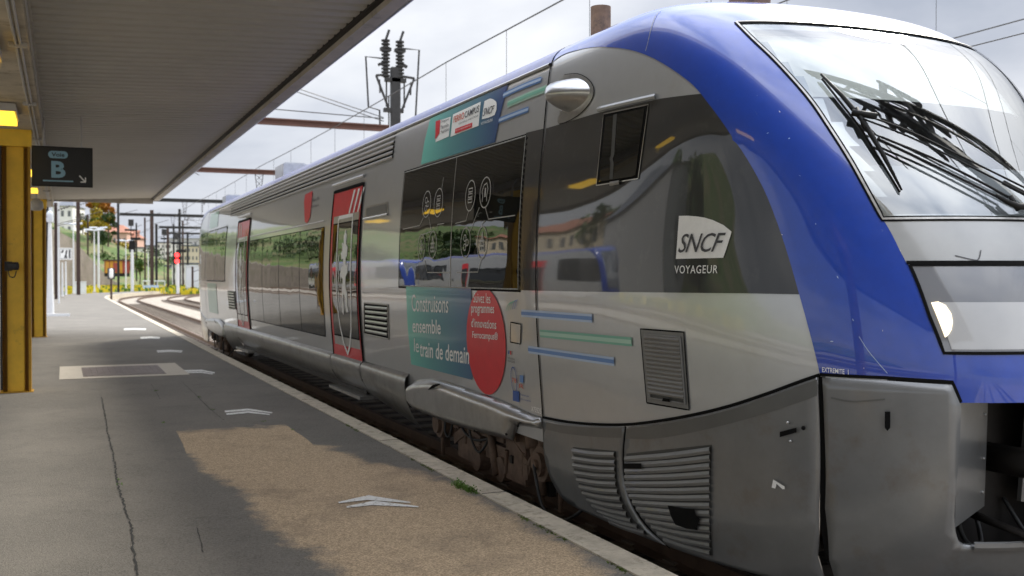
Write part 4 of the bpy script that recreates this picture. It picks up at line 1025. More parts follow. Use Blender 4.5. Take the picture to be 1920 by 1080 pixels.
def ground_mat(name, c0, c1, scale, bumpd, c2=None, fine=9., rough=.95):
    m = bpy.data.materials.new(name); m.use_nodes = True; nt = m.node_tree; L = nt.links; b = nt.nodes['Principled BSDF']; N = lambda t: nt.nodes.new(t)
    b.inputs['Roughness'].default_value = rough
    tc = N('ShaderNodeTexCoord'); vo = N('ShaderNodeTexVoronoi'); vo.inputs['Scale'].default_value = scale
    n = N('ShaderNodeTexNoise'); n.inputs['Scale'].default_value = .35; n.inputs['Detail'].default_value = 8
    L.new(tc.outputs['Object'], vo.inputs['Vector']); L.new(tc.outputs['Object'], n.inputs['Vector'])
    sp = N('ShaderNodeSeparateColor'); L.new(vo.outputs['Color'], sp.inputs[0])
    mx = N('ShaderNodeMix'); mx.data_type = 'RGBA'; mx.inputs['A'].default_value = (*c0, 1); mx.inputs['B'].default_value = (*c1, 1)
    L.new(sp.outputs[0], mx.inputs['Factor']); cur = mx.outputs['Result']
    if c2:
        cr = N('ShaderNodeMapRange'); cr.inputs['From Min'].default_value = .45; cr.inputs['From Max'].default_value = .62; L.new(n.outputs['Fac'], cr.inputs['Value'])
        m2 = N('ShaderNodeMix'); m2.data_type = 'RGBA'; L.new(cur, m2.inputs['A']); m2.inputs['B'].default_value = (*c2, 1); L.new(cr.outputs[0], m2.inputs['Factor']); cur = m2.outputs['Result']
    L.new(cur, b.inputs['Base Color'])
    bu = N('ShaderNodeBump'); bu.inputs['Strength'].default_value = 1; bu.inputs['Distance'].default_value = bumpd
    L.new(vo.outputs['Distance'], bu.inputs['Height']); bu.invert = True; L.new(bu.outputs[0], b.inputs['Normal']); return m
M['ballast'] = ground_mat('track_ballast', (.20, .17, .135), (.46, .41, .34), 17, .03)
M['ballastdark'] = ground_mat('dark_ballast', (.025, .02, .016), (.075, .06, .045), 17, .03)
M['earth'] = ground_mat('rough_ground', (.22, .20, .13), (.34, .30, .2), 3, .03, (.12, .15, .045))
M['slope'] = ground_mat('grassy_slope', (.055, .095, .02), (.10, .15, .033), 1.5, .1, (.15, .14, .06))
struct(MB().quad((-900, -300, -.42), (900, -300, -.42), (900, 1500, -.42), (-900, 1500, -.42)).build('ground', M['earth']))
struct(ribbon('track_bed', 3.0, 34, -.6, -.17, M['ballast'], ss=list(np.arange(-45, 88, 4.))+list(np.arange(88, 200, 3.))))
struct(MB().box((TX-1.5, 2, -.168), (TX+1.5, 30, -.160)).build('dark_ballast', M['ballastdark']))  # strip of darker ballast beneath the railcar
struct(MB().box((-32, -60, -.41), (-6.0, 150, -.16)).build('side_track_bed', M['ballast']))

def rail_section(name, c, parent, ss):
    V = []; F = []; prof_ = [(-.07, -.155), (-.07, -.14), (-.012, -.12), (-.012, -.04), (-.036, -.03), (-.036, 0), (.036, 0), (.036, -.03), (.012, -.04), (.012, -.12), (.07, -.14), (.07, -.155)]
    k = len(prof_)
    for s in ss:
        for dx, z in prof_: x, y = along(c+dx, s); V.append((x, y, z))
    for i in range(len(ss)-1):
        for j in range(k-1): F.append((i*k+j, i*k+j+1, (i+1)*k+j+1, (i+1)*k+j))
    return mesh_obj(name, V, F, M['rail_top'], parent)
SLP = MB().box((-1.25, -.13, -.2), (1.25, .13, -.145)).box((-.82, -.08, -.146), (-.62, .08, -.125)).box((.62, -.08, -.146), (.82, .08, -.125))
slp_me = None
def track(label, c, s0, s1, sleepers_from=None, n=90):
    global slp_me
    t = thing('railway_track', label, 'railway track', (c, 0, 0), 'railway tracks')
    ss = [s for s in SS if s0 <= s <= s1]
    for d in (-.7535, .7535): rail_section('rail', c+d, t, ss)
    if sleepers_from is None: return t
    for i in range(n):
        s = sleepers_from+i*.62
        if s > s1: break
        x, y = along(c, s); a = 0 if s < CY else (s-CY)/98.
        if slp_me is None:
            slp_me = bpy.data.meshes.new('sleeper'); slp_me.from_pydata(SLP.v, [], SLP.f); slp_me.materials.append(M['sleeper'])
        o = bpy.data.objects.new('sleeper', slp_me); COL.objects.link(o); o.parent = t; o.location = (x-c, y, 0); o.rotation_euler = (0, 0, -a)
    return t
track('brown railed track that the railcar stands on, bending right beyond it', TX, -45, 215, 4.0, 40)
t_ = KIDS(bpy.data.objects['railway_track'])
for i in range(60):
    s = 31+i*.9; x, y = along(TX, s); o = bpy.data.objects.new('sleeper', slp_me); COL.objects.link(o); o.parent = bpy.data.objects['railway_track']; o.location = (x-TX, y, 0); o.rotation_euler = (0, 0, 0 if s < CY else -(s-CY)/98.)
track('second track, just right of the curving one beside the platform', 8.9, -45, 215, 55, 70)
track('third track, seen only as a thin curve at the far bend', 13.4, 40, 215, 70, 50)
for i, c in enumerate((-8.2, -14.0, -18.5)):
    t = thing('railway_track', ('nearest', 'middle', 'farthest')[i]+' straight track on the other side of the canopy', 'railway track', (c, 0, 0), 'railway tracks')
    for d in (-.7535, .7535): MB().box((c+d-.036, -60, -.15), (c+d+.036, 140, 0)).build('rail', M['rail_top'], t)

# platform surface: asphalt with an old tan worn patch (real colour), fine aggregate
tan_px = [(338, 829), (345, 822), (375, 819), (450, 819), (520, 818), (560, 819), (600, 832), (640, 850), (700, 868), (760, 880), (830, 902), (900, 940), (985, 985), (1080, 1040), (1150, 1090), (1180, 1140), (660, 1140), (637, 1078), (600, 1035), (555, 1018), (515, 995), (480, 955), (455, 925), (430, 905), (385, 885), (370, 865)]
tan_w = [tuple(ground(x, y)[:2]) for x, y in tan_px]
def asphalt():
    m = bpy.data.materials.new('weathered_asphalt'); m.use_nodes = True; nt = m.node_tree; L = nt.links; b = nt.nodes['Principled BSDF']; N = lambda t: nt.nodes.new(t)
    tc = N('ShaderNodeTexCoord'); P = tc.outputs['Object']
    def noise(sc, det=6, ro=.6, v=P):
        n = N('ShaderNodeTexNoise'); n.inputs['Scale'].default_value = sc; n.inputs['Detail'].default_value = det; n.inputs['Roughness'].default_value = ro; L.new(v, n.inputs['Vector']); return n.outputs['Fac']
    def rng(x, a, b_, c=0., d=1.):
        r = N('ShaderNodeMapRange'); r.inputs['From Min'].default_value = a; r.inputs['From Max'].default_value = b_; r.inputs['To Min'].default_value = c; r.inputs['To Max'].default_value = d; L.new(x, r.inputs['Value']); return r.outputs[0]
    def mix(f, A, B):
        x = N('ShaderNodeMix'); x.data_type = 'RGBA'
        if isinstance(f, float): x.inputs['Factor'].default_value = f
        else: L.new(f, x.inputs['Factor'])
        for s, k in ((A, 'A'), (B, 'B')):
            if isinstance(s, tuple): x.inputs[k].default_value = (*s, 1)
            else: L.new(s, x.inputs[k])
        return x.outputs['Result']
    def mth(op, a, b_):
        x = N('ShaderNodeMath'); x.operation = op
        for s, i in ((a, 0), (b_, 1)):
            if isinstance(s, (int, float)): x.inputs[i].default_value = s
            else: L.new(s, x.inputs[i])
        return x.outputs[0]
    vo = N('ShaderNodeTexVoronoi'); vo.inputs['Scale'].default_value = 115; L.new(P, vo.inputs['Vector'])
    sp = N('ShaderNodeSeparateColor'); L.new(vo.outputs['Color'], sp.inputs[0])
    agg = sp.outputs[0]
    base = mix(rng(noise(.55), .35, .68), (.102, .094, .081), (.160, .146, .124))
    base = mix(rng(noise(1.9, 9, .7), .50, .74, 0, .75), base, (.060, .055, .048))
    base = mix(rng(agg, .0, 1, 0, .38), base, (.33, .30, .25))
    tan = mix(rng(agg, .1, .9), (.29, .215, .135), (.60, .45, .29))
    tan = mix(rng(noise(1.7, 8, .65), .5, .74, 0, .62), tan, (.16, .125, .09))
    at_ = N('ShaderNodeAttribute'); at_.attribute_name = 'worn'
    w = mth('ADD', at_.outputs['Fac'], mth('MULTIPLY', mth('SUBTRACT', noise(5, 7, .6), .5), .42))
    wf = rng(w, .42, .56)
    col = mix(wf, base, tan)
    L.new(col, b.inputs['Base Color']); b.inputs['Roughness'].default_value = .82; b.inputs['Specular IOR Level'].default_value = .35
    bu = N('ShaderNodeBump'); bu.inputs['Strength'].default_value = .9; bu.inputs['Distance'].default_value = .0035
    L.new(mth('ADD', vo.outputs['Distance'], mth('MULTIPLY', noise(40), .6)), bu.inputs['Height']); L.new(bu.outputs[0], b.inputs['Normal'])
    return m
M['asphalt'] = asphalt()
cs = np.unique(np.concatenate([np.arange(-5.6, -1, .6), np.arange(-1, 3.03, .06), [3.052]]))
ss_ = np.unique(np.concatenate([np.arange(-45, 2, 3.), np.arange(2, 10.5, .07), np.arange(11, 88, 2.), np.arange(88, 165, 1.5)]))
V = []; 
for s in ss_:
    for c in cs:
        # the platform tapers in from the left beyond the canopy
        cc = c if s < 60 else (c if c > 0 else c*max(.0, 1-(s-60)/60))
        x, y = along(cc, s); V.append((x, y, .25))
nc = len(cs); F = [(i*nc+j, i*nc+j+1, (i+1)*nc+j+1, (i+1)*nc+j) for i in range(len(ss_)-1) for j in range(nc-1)]
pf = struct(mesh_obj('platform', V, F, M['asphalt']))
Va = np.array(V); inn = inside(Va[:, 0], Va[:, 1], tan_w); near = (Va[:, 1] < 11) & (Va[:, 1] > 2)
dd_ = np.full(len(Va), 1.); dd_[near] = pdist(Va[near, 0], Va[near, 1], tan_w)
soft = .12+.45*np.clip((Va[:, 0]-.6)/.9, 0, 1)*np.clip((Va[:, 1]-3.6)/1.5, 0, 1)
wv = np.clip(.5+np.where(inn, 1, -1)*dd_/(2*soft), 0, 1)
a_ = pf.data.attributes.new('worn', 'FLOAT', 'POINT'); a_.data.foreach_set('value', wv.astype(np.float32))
struct(ribbon('platform_edge_stone', 3.05, 3.26, -.2, .262, M['kerb'], ss=[s for s in SS if s < 165]))
struct(ribbon('platform_side_wall', -5.62, -5.6, -.45, .25, M['kerb'], ss=[-45, 60]))
struct(ribbon('platform_face', 3.08, 3.2, -.45, .0, M['kerb'], ss=[s for s in SS if s < 165]))
# joints between edge stones
for i in range(5):
    s = 4.1+i*3.3+.35*math.sin(i*2.7)
    struct(MB().box((3.055, s, .2625), (3.262, s+.012, .2645)).build('edge_stone_joint', M['crack']))
# cracks
def gline(name, px, w, m, z=.254, jit=.0):
    pts = []; rn = random.Random(len(px)*7+int(px[0][0]))
    P = [ground(*p, z)[:2] for p in px]
    for a, b in zip(P[:-1], P[1:]):
        k = max(1, int(np.hypot(*(b-a))/.05))
        for t in range(k): pts.append(a+(b-a)*t/k+np.array([rn.gauss(0, jit), 0]))
    pts.append(P[-1]); mb = MB()
    for i in range(len(pts)-1):
        ww = w*(.4+rn.random()*.9); ww2 = w*(.4+rn.random()*.9)
        mb.quad((pts[i][0]-ww/2, pts[i][1], z), (pts[i][0]+ww/2, pts[i][1], z), (pts[i+1][0]+ww/2, pts[i+1][1], z), (pts[i+1][0]-ww/2, pts[i+1][1], z))
    return struct(mb.build(name, m))
gline('asphalt_crack', [(191, 745), (196, 775), (204, 820), (212, 850), (217, 880), (219, 900), (226, 922), (234, 950), (242, 975), (247, 1000), (250, 1035), (258, 1078)], .014, M['crack'], jit=.006)
gline('asphalt_crack', [(340, 715), (365, 738), (392, 765), (420, 788)], .008, M['crack'], jit=.003)
gline('asphalt_crack', [(371, 990), (376, 1015), (381, 1035)], .006, M['crack'], jit=.003)
gline('asphalt_crack', [(283, 720), (293, 735), (300, 748)], .007, M['crack'], jit=.003)
# painted double chevrons
def chevron(px_a, px_b, name='painted_chevron'):
    mb = MB()
    for P in (px_a, px_b):
        G = [ground(x, y, .2555) for x, y in P]; n = len(G)//2
        for i in range(n-1): mb.quad(G[i], G[i+1], G[2*n-2-i], G[2*n-1-i])
    return struct(mb.build(name, M['paint']))
chevron([(634, 941), (692, 928), (700, 930), (770, 941), (769, 943), (697, 938), (690, 937), (636, 943.5)], [(650, 949), (694, 940), (704, 939), (785, 949), (784, 951), (703, 947), (697, 947), (650, 952)])
chevron([(421, 770), (466, 766), (511, 773), (510, 775), (466, 769.5), (422, 773)], [(424, 775), (466, 770.8), (506, 776), (505, 778), (466, 774), (425, 778)])
chevron([(343, 694), (378, 693), (403, 698), (402, 700), (378, 696), (344, 697)], [(346, 697.8), (378, 696.8), (400, 700.6), (398, 702), (378, 699), (347, 699.5)])
for y, x0, x1 in ((657, 294, 342), (632, 263, 300), (616, 232, 274)):
    h = (y-518)*.011+.4
    chevron([(x0, y), ((x0+x1)/2, y-h*.6), (x1, y), (x1, y+h), ((x0+x1)/2, y+h*.5), (x0, y+h)], [(x0+1, y+h*1.3), ((x0+x1)/2, y+h*.7), (x1-1, y+h*1.3), (x1-1, y+h*2), ((x0+x1)/2, y+h*1.4), (x0+1, y+h*2)])
# access cover in its concrete collar
G = [ground(*p) for p in ((111, 712), (368, 712), (322, 681), (118, 682))]
cvr = thing('access_cover', 'rusty steel access cover set in a square of pale concrete in the platform', 'access cover', np.mean(G, 0))
Gx0, Gx1, Gy0, Gy1 = G[0][0], G[1][0], G[0][1], G[2][1]
o = MB().box((Gx0, Gy0, .252), (Gx1, Gy1, .256)).build('concrete_collar', M['concrete'], cvr)
H_ = [ground(*p) for p in ((156, 707), (318, 707), (300, 685), (158, 685))]; hx0, hx1, hy0, hy1 = H_[0][0], H_[1][0], H_[0][1], H_[2][1]
MB().box((hx0, hy0, .256), (hx1, hy1, .260)).build('cover_plate', M['grate'], cvr)
mb = MB()
for k in range(13): x = hx0+(hx1-hx0)*(k+.5)/13; mb.box((x-.012, hy0+.04, .260), (x+.012, hy1-.04, .264))
mb.build('cover_ribs', M['grate'], cvr)
# weeds along the stone edge
def tuft(mb, x, y, z, n, h, rn, w=.006, spread=.08):
    for _ in range(n):
        a = rn.random()*2*PI; bx = x+rn.gauss(0, spread); by = y+rn.gauss(0, spread*1.8); hh = h*(.4+rn.random()*.8); dx = math.cos(a)*hh*.6; dy = math.sin(a)*hh*.6; px_, py_ = -math.sin(a)*w, math.cos(a)*w
        mb.quad((bx-px_, by-py_, z), (bx+px_, by+py_, z), (bx+dx*.5+px_*1.2, by+dy*.5+py_*1.2, z+hh*.75)); mb.quad((bx+px_*1.2+dx*.4, by+dy*.4, z+hh*.6), (bx+dx+px_*1.5, by+dy+py_*1.5, z+hh), (bx+dx-px_, by+dy-py_, z+hh*.8))
rn = random.Random(3); 
w_ = ground(876, 914); mb = MB()
for k in range(6): tuft(mb, w_[0]-.03+rn.gauss(0, .02), w_[1]+(k-3)*.07, .25, 42, .035, rn, .006, .022)
tag(mb.build('weed_clump', M['weed']), 'small clump of green weeds growing against the stone platform edge, the biggest there', 'weed')
mb = MB(); rn = random.Random(9)
for k in range(170):
    s = 3.2+rn.random()**1.4*9; 
    if math.sin(s*5.1)+math.sin(s*2.3) < .3: continue
    tuft(mb, 3.04, s, .25, 7, .012, rn, .008, .012)
tag(mb.build('edge_moss', M['moss']), 'green moss in the seam of the platform edge stone', 'moss', kind='stuff')
mb = MB()
for x, y in ((227, 908), (223, 900), (293, 733), (398, 768), (374, 745), (306, 793), (493, 790), (548, 806)):
    g_ = ground(x, y); tuft(mb, g_[0], g_[1], .25, 9, .014, rn, .006, .014)
tag(mb.build('crack_weeds', M['weed']), 'tiny weeds growing in the asphalt cracks', 'weeds', kind='stuff')

# ------------------------------------------------------------------ CANOPY
can = thing('platform_canopy', 'long low platform canopy with ribbed brown underside carried on yellow steel columns', 'canopy', (-.65, 12, .25))
Y0, Y1 = -16., 35.6
def soffit(x0, z0, x1, z1, name):
    V = []; F = []; per = .26; n = int((Y1-Y0)/per); k = 0
    for i in range(n):
        y = Y0+i*per
        for dy, dz in ((0, 0), (.15, 0), (.175, .035), (.235, .035)): V += [(x0, y+dy, z0+dz), (x1, y+dy, z1+dz)]
    for i in range(len(V)//2-1): F.append((2*i, 2*i+1, 2*i+3, 2*i+2))
    return mesh_obj(name, V, F, M['soffit'], can)
soffit(-.27, EYE+2.42, 2.72, EYE+2.56, 'ribbed_soffit'); soffit(-4.2, EYE+2.56, -1.0, EYE+2.42, 'ribbed_soffit')
MB().box((-4.25, Y0, EYE+2.66), (2.8, Y1, EYE+2.80)).build('roof_deck', M['fascia'], can)
e = MB().box((2.72, Y0, EYE+2.48), (2.86, Y1+.02, EYE+2.83)).build('edge_fascia', M['fascia'], can)
MB().box((2.655, Y0, EYE+2.54), (2.72, Y1, EYE+2.60)).build('edge_shadow_gap', M['bogiedark'], can)
MB().tube([(2.90, Y0, EYE+2.52), (2.90, Y1, EYE+2.52)], .028, 8).build('gutter_rail', M['zinc'], can)
MB().box((-4.35, Y0, EYE+2.45), (-4.25, Y1, EYE+2.8)).build('edge_fascia', M['fascia'], can)
MB().box((-4.25, Y1, EYE+2.38), (2.72, Y1+.05, EYE+2.82)).build('end_fascia', M['fascia'], can)
MB().box((-1.0, Y0, EYE+2.2), (-.29, Y1+.02, EYE+2.66)).build('main_beam', M['beam'], can)
MB().box((-.29, Y0, EYE+2.36), (-.255, Y1, EYE+2.40)).box((-.29, Y0, EYE+2.22), (-.275, Y1, EYE+2.42)).build('beam_edge_trim', M['fascia'], can)
for x_, z_ in ((-.36, 2.185), (-.40, 2.18)): MB().tube([(x_, Y0, EYE+z_), (x_, Y1, EYE+z_)], .014, 6).build('cable_conduit', M['lampbody'], can)
for k_ in range(14):
    y_ = Y0+1.5+k_*3.6; MB().box((-.46, y_-.03, EYE+2.155), (-.30, y_+.03, EYE+2.199)).build('conduit_bracket', M['lampbody'], can)
def column(y):
    c = MB(); x = -.66; w = .21
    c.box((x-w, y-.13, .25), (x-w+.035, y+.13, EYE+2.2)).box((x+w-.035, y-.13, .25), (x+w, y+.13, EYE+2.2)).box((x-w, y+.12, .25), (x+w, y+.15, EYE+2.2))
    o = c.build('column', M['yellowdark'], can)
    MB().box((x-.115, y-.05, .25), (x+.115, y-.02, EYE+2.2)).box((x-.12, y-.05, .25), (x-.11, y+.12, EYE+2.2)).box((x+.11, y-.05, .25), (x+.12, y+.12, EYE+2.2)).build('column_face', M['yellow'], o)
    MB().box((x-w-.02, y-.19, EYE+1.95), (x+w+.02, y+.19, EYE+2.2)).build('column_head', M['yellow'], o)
    MB().box((x-w-.03, y-.18, .25), (x+w+.03, y+.18, .262)).build('base_plate', M['yellowdark'], o); return o
for y in (-13.2, 2.0, 17.2, 32.4): column(y)
c1 = [c for c in KIDS(can) if c.name.startswith('column')][2]
MB().tube([(-.85, 17.03, .3), (-.85, 17.03, EYE+2.15)], .017, 8).build('cable_conduit', M['mast'], c1)
MB().box((-.80, 16.92, 2.08), (-.70, 17.03, 2.22)).tube([(-.74, 16.9, 2.15), (-.62, 16.86, 2.15)], .06, 12).tube(smooth_line([(-.75, 16.95, 2.08), (-.73, 16.93, 2.0), (-.67, 16.93, 1.99), (-.64, 16.93, 2.08)], 4), .008, 6).build('camera_unit', M['mast'], c1)
# lamps under the beam
def lamp(y, label):
    l = thing('platform_lamp', label, 'lamp', (-.62, y, EYE+2.06), 'yellow lamps under the canopy beam')
    MB().box((-.90, y-.5, EYE+2.09), (-.54, y+.5, EYE+2.19)).build('housing', M['lampbody'], l)
    MB().box((-.88, y-.48, EYE+2.03), (-.56, y+.48, EYE+2.088)).build('diffuser', M['lamp'], l)
lamp(10.7, 'glowing yellow strip lamp under the beam at the left picture edge, nearest of the row')
lamp(14.9, 'glowing yellow strip lamp just above the first yellow column')
lamp(22.6, 'glowing yellow strip lamp hidden partly behind the platform sign'); lamp(27.2, 'glowing yellow strip lamp just short of the second yellow column')
for y in (5.0,): lamp(y, 'glowing yellow strip lamp overhead of the camera, seen reflected in the railcar')
sp_ = thing('loudspeaker', 'round pale loudspeaker bowl hanging at the head of the second column', 'loudspeaker', (-.62, 28.8, 3.9))
MB().tube([(-.62, 28.8, 4.2), (-.62, 28.8, 3.95)], .02, 6).build('stem', M['lampbody'], sp_); MB().tube([(-.62, 28.8, 3.98), (-.62, 28.8, 3.9), (-.62, 28.8, 3.75), (-.62, 28.8, 3.68)], [.06, .15, .17, .10], 16).build('bowl', M['lampbody'], sp_, True)
sp2 = thing('loudspeaker', 'white round fitting hanging left of the nearest yellow column head', 'loudspeaker', (-.78, 14.8, 3.9))
MB().tube([(-.80, 11.3, 4.2), (-.80, 11.3, 4.0)], .02, 6).build('stem', M['lampbody'], sp2); MB().sphere((-.80, 11.3, 3.95), (.13, .13, .12), 14, 8).build('bowl', M['postwhite'], sp2, True)

# platform sign
sgx0, sgx1, sgy = -.42, .405, 16.55
sg = thing('platform_sign', 'black hanging platform sign reading Voie B with a small arrow', 'sign', ((sgx0+sgx1)/2, sgy, EYE+1.35))
P0 = [at(62, 348, 15.45), at(173, 351, 15.45), at(173, 281, 15.45), at(61, 277, 15.45)]
sx0, sx1 = P0[0][0], P0[1][0]; sy0, sy1 = P0[0][1], P0[1][1]; sz0, sz1 = P0[0][2], P0[3][2]; sy0 = sy1 = (sy0+sy1)/2
MB().box((sx0, sy0, sz0), (sx1, sy0+.09, sz1)).build('sign_panel', M['signblack'], sg)
MB().box((sx0-.012, sy0-.01, sz0-.012), (sx1+.012, sy0+.1, sz0)).box((sx0-.012, sy0-.01, sz1), (sx1+.012, sy0+.1, sz1+.012)).box((sx0-.012, sy0-.01, sz0), (sx0, sy0+.1, sz1)).box((sx1, sy0-.01, sz0), (sx1+.012, sy0+.1, sz1)).build('sign_frame', M['black'], sg)
for x in (sx0+.15, sx1-.15): MB().tube([(x, sy0+.045, sz1), (x, sy0+.045, EYE+2.43)], .015, 8).build('hanger', M['lampbody'], sg)
def flat_text(name, s, x0, z0, x1, z1, y, m, parent, bold=0., shear=0.):
    V, F = text_geo(s, bold, shear); xs = x0+(V[:, 0]-V[:, 0].min())/np.ptp(V[:, 0])*(x1-x0); zs = z0+(V[:, 1]-V[:, 1].min())/np.ptp(V[:, 1])*(z1-z0)
    return mesh_obj(name, [(x, y, z) for x, z in zip(xs, zs)], F, m, parent)
sw, sh_ = sx1-sx0, sz1-sz0; X = lambda f: sx0+sw*f; Z = lambda f: sz1-sh_*f; yy = sy0-.004
pill = []
for a in np.linspace(PI/2, 3*PI/2, 9): pill.append((X(.32)+.05*math.cos(a), Z(.19)+.055*math.sin(a)))
for a in np.linspace(-PI/2, PI/2, 9): pill.append((X(.53)+.05*math.cos(a), Z(.19)+.055*math.sin(a)))
mesh_obj('pill', [(x, yy, z) for x, z in pill], [tuple(range(len(pill)))], M['signblue'], sg)
flat_text('voie_text', 'Voie', X(.315), Z(.245), X(.535), Z(.135), yy-.003, M['signblack'], sg, .02)
flat_text('letter', 'B', X(.31), Z(.80), X(.55), Z(.36), yy, M['signblue'], sg, .035)
MB().box((X(.17), yy-.001, Z(.90)), (X(.68), yy+.002, Z(.865))).build('underline', M['signblue'], sg)
ax, az = X(.84), Z(.82)
MB().bar((ax-.045, yy, az+.055), (ax+.03, yy, az-.03), .018, .018).bar((ax+.04, yy, az-.04), (ax+.04, yy, az+.03), .018, .018).bar((ax+.045, yy, az-.04), (ax-.03, yy, az-.04), .018, .018).build('arrow', M['white'], sg)

# ------------------------------------------------------------------ OVERHEAD LINE
def overhead(label, c, hm, hc, s0, s1, span=27., nd=7, ph=0., group='overhead lines', wires=2):
    t = thing('overhead_line', label, 'overhead wire', (c, 0, hc), group)
    pm = []; s = s0
    while s <= s1:
        u = ((s-ph) % span)/span; sag = .08*4*u*(1-u); x, y = along(c, s); pm.append((x, y, hm-sag)); s += span/14
    MB().tube(pm, .016, 5, False).build('messenger_wire', M['wire'], t)
    if wires > 1: MB().tube([(*along(c, s), hc) for s in np.arange(s0, s1, 4.)], .010, 5, False).build('contact_wire', M['wire'], t)
    s = s0+2
    while s < min(s1, 75):
        u = ((s-ph) % span)/span; sag = .08*4*u*(1-u); x, y = along(c, s)
        MB().tube([(x, y, hm-sag), (x, y, hc)], .006, 4, False).build('dropper', M['wire'], t); s += span/nd
    return t
overhead('overhead line of the second track, slanting from the top edge down behind the railcar roof', 8.9, 7.42, 5.7, -20, 150, ph=-3)
overhead('overhead line of the third track, crossing the sky right of the exhaust stack', 13.4, 8.0, 5.7, -20, 150, ph=6)
overhead('farther overhead line crossing the top right sky', 20.0, 7.9, 5.7, -10, 120, ph=10)
overhead('overhead line strung above the side tracks beyond the canopy', -8.2, 7.4, 5.6, -30, 130, ph=3)

def insulator(mb, a, b, r=.05, n=6):
    a = np.array(a, float); b = np.array(b, float)
    mb.tube([a, b], .014, 6)
    for i in range(n):
        c = a+(b-a)*(i+.5)/n; d = (b-a)/n*.2; mb.tube([c-d, c+d], r, 8)
def gantry(label, y, x0, x1, z, masts, drops, mm='gantry', beam=.26, mh=0.6, group='catenary gantries across the tracks', rot=0.):
    g = thing('catenary_gantry', label, 'gantry', (masts[0], y, 0), group)
    MB().box((x0, y-.09, z), (x1, y+.09, z+.05)).box((x0, y-.09, z+beam-.05), (x1, y+.09, z+beam)).box((x0, y-.02, z), (x1, y+.02, z+beam)).build('beam', M[mm], g)
    for mx in masts: MB().box((mx-.13, y-.15, -.3), (mx-.10, y+.15, z+mh)).box((mx+.10, y-.15, -.3), (mx+.13, y+.15, z+mh)).box((mx-.13, y-.02, -.3), (mx+.13, y+.02, z+mh)).build('mast', M['mast' if mm == 'mast' else 'mastbrown'], g)
    for dx in drops:
        mb = MB(); zt = z
        for sx in (-1, 1):
            mb.bar((dx+sx*.20, y, zt), (dx+sx*.05, y, zt-1.2), .03, .03)
            for k in range(4):
                f = k/4; f2 = (k+1)/4; mb.bar((dx+sx*(.20-.15*f), y, zt-1.2*f), (dx-sx*(.20-.15*f2), y, zt-1.2*f2), .018, .018)
        mb.bar((dx, y, zt-1.15), (dx, y, zt-1.55), .06, .06).build('drop_bracket', M['mast'], g)
        mb = MB(); insulator(mb, (dx+.03, y, zt-1.5), (dx+.75, y, zt-1.5), .045, 5); mb.tube([(dx+.75, y, zt-1.5), (dx+1.5, y, zt-1.56)], .014, 6).tube([(dx+.6, y, zt-1.5), (dx+1.35, y, zt-1.9)], .012, 6)
        mb.build('steady_arm', M['insul'], g)
        mb = MB(); insulator(mb, (dx+1.45, y, zt), (dx+1.45, y, zt-.8), .06, 5); mb.tube([(dx+1.45, y, zt-.8), (dx+1.15, y, zt-1.55)], .012, 6); mb.tube([(dx+1.6, y, zt+.3), (dx+1.6, y, zt-.15)], .05, 8); mb.build('suspension_insulator', M['insul'], g)
    return g
# Near gantry whose switch-gear mast stands right of the canopy in the picture
g1 = gantry('red-oxide gantry beam behind the railcar with a tall grey switch mast', 37.0, -.3, 11.2, 7.42, [-1.6], [3.0], 'gantry', .24)
MB().bar((-1.2, 37, 8.15), (11.0, 37, 7.9), .03, .03).build('tie_rod', M['wire'], g1)
mast = thing('switch_mast', 'tall grey catenary mast with black switch gear and looped bars at its top', 'mast', (11.1, 37.2, 0))
mx_, my_ = 11.55, 37.3
MB().box((mx_-.17, my_-.12, -.3), (mx_+.17, my_+.12, 9.9)).box((mx_-.2, my_-.15, 7.3), (mx_+.2, my_+.15, 7.4)).box((mx_-.28, my_-.02, -.3), (mx_-.24, my_+.02, 8.8)).build('post', M['mast'], mast)
mb = MB()
for sx in (-1, 1):
    xo = mx_+sx*.28-.1
    insulator(mb, (xo, my_, 9.5), (xo+.0, my_, 10.95), .17, 11); mb.tube([(xo, my_, 9.5), (xo, my_, 10.9)], .10, 8); mb.tube([(xo, my_, 10.9), (xo+.14, my_, 11.3)], .05, 6).box((xo-.2, my_-.1, 10.5), (xo+.2, my_+.1, 10.62)).bar((xo, my_, 10.1), (xo+sx*.28, my_, 9.95), .12, .1)
    mb.bar((xo, my_, 9.6), (mx_+sx*.75, my_, 9.55), .08, .08).bar((mx_+sx*.75, my_, 9.55), (mx_+sx*.25, my_, 8.3), .07, .07).bar((mx_+sx*.62, my_, 9.4), (mx_+sx*.6, my_, 8.9), .05, .05).bar((mx_+sx*.35, my_, 9.5), (mx_+sx*.35, my_, 8.4), .05, .05)
mb.box((mx_-.4, my_-.12, 9.35), (mx_+.4, my_+.12, 9.5)).box((mx_-.45, my_-.1, 8.2), (mx_+.3, my_+.1, 8.35)).build('switch_gear', M['mast'], mast)
mb = MB(); zz = 10.1
mb.tube([(mx_-.35, my_, zz+.1), (mx_-1.15, my_, zz+.12), (mx_-1.05, my_, 8.35), (mx_-.62, my_, 8.25), (mx_-.6, my_, 7.5)], .035, 6).tube([(mx_+.3, my_, zz+.55), (mx_+.95, my_, zz+.55), (mx_+.75, my_, 7.2)], .035, 6)
mb.build('bus_bar', M['mast'], mast)
mb = MB(); insulator(mb, (mx_-.15, my_, 7.3), (mx_-.7, my_, 7.35), .06, 5); insulator(mb, (mx_+.15, my_, 7.3), (mx_+.75, my_, 7.55), .06, 5); mb.build('insulator', M['insul'], mast)
feed = thing('feeder_wires', 'pair of feeder wires sagging from the canopy edge to the switch mast', 'wire', (6, 36, 8))
for dz in (0, .13): MB().tube([(2.0, 34, 9.9+dz), (6, 35.4, 8.75+dz), (11, 37, 7.8+dz)], .018, 5).build('wire', M['wire'], feed)
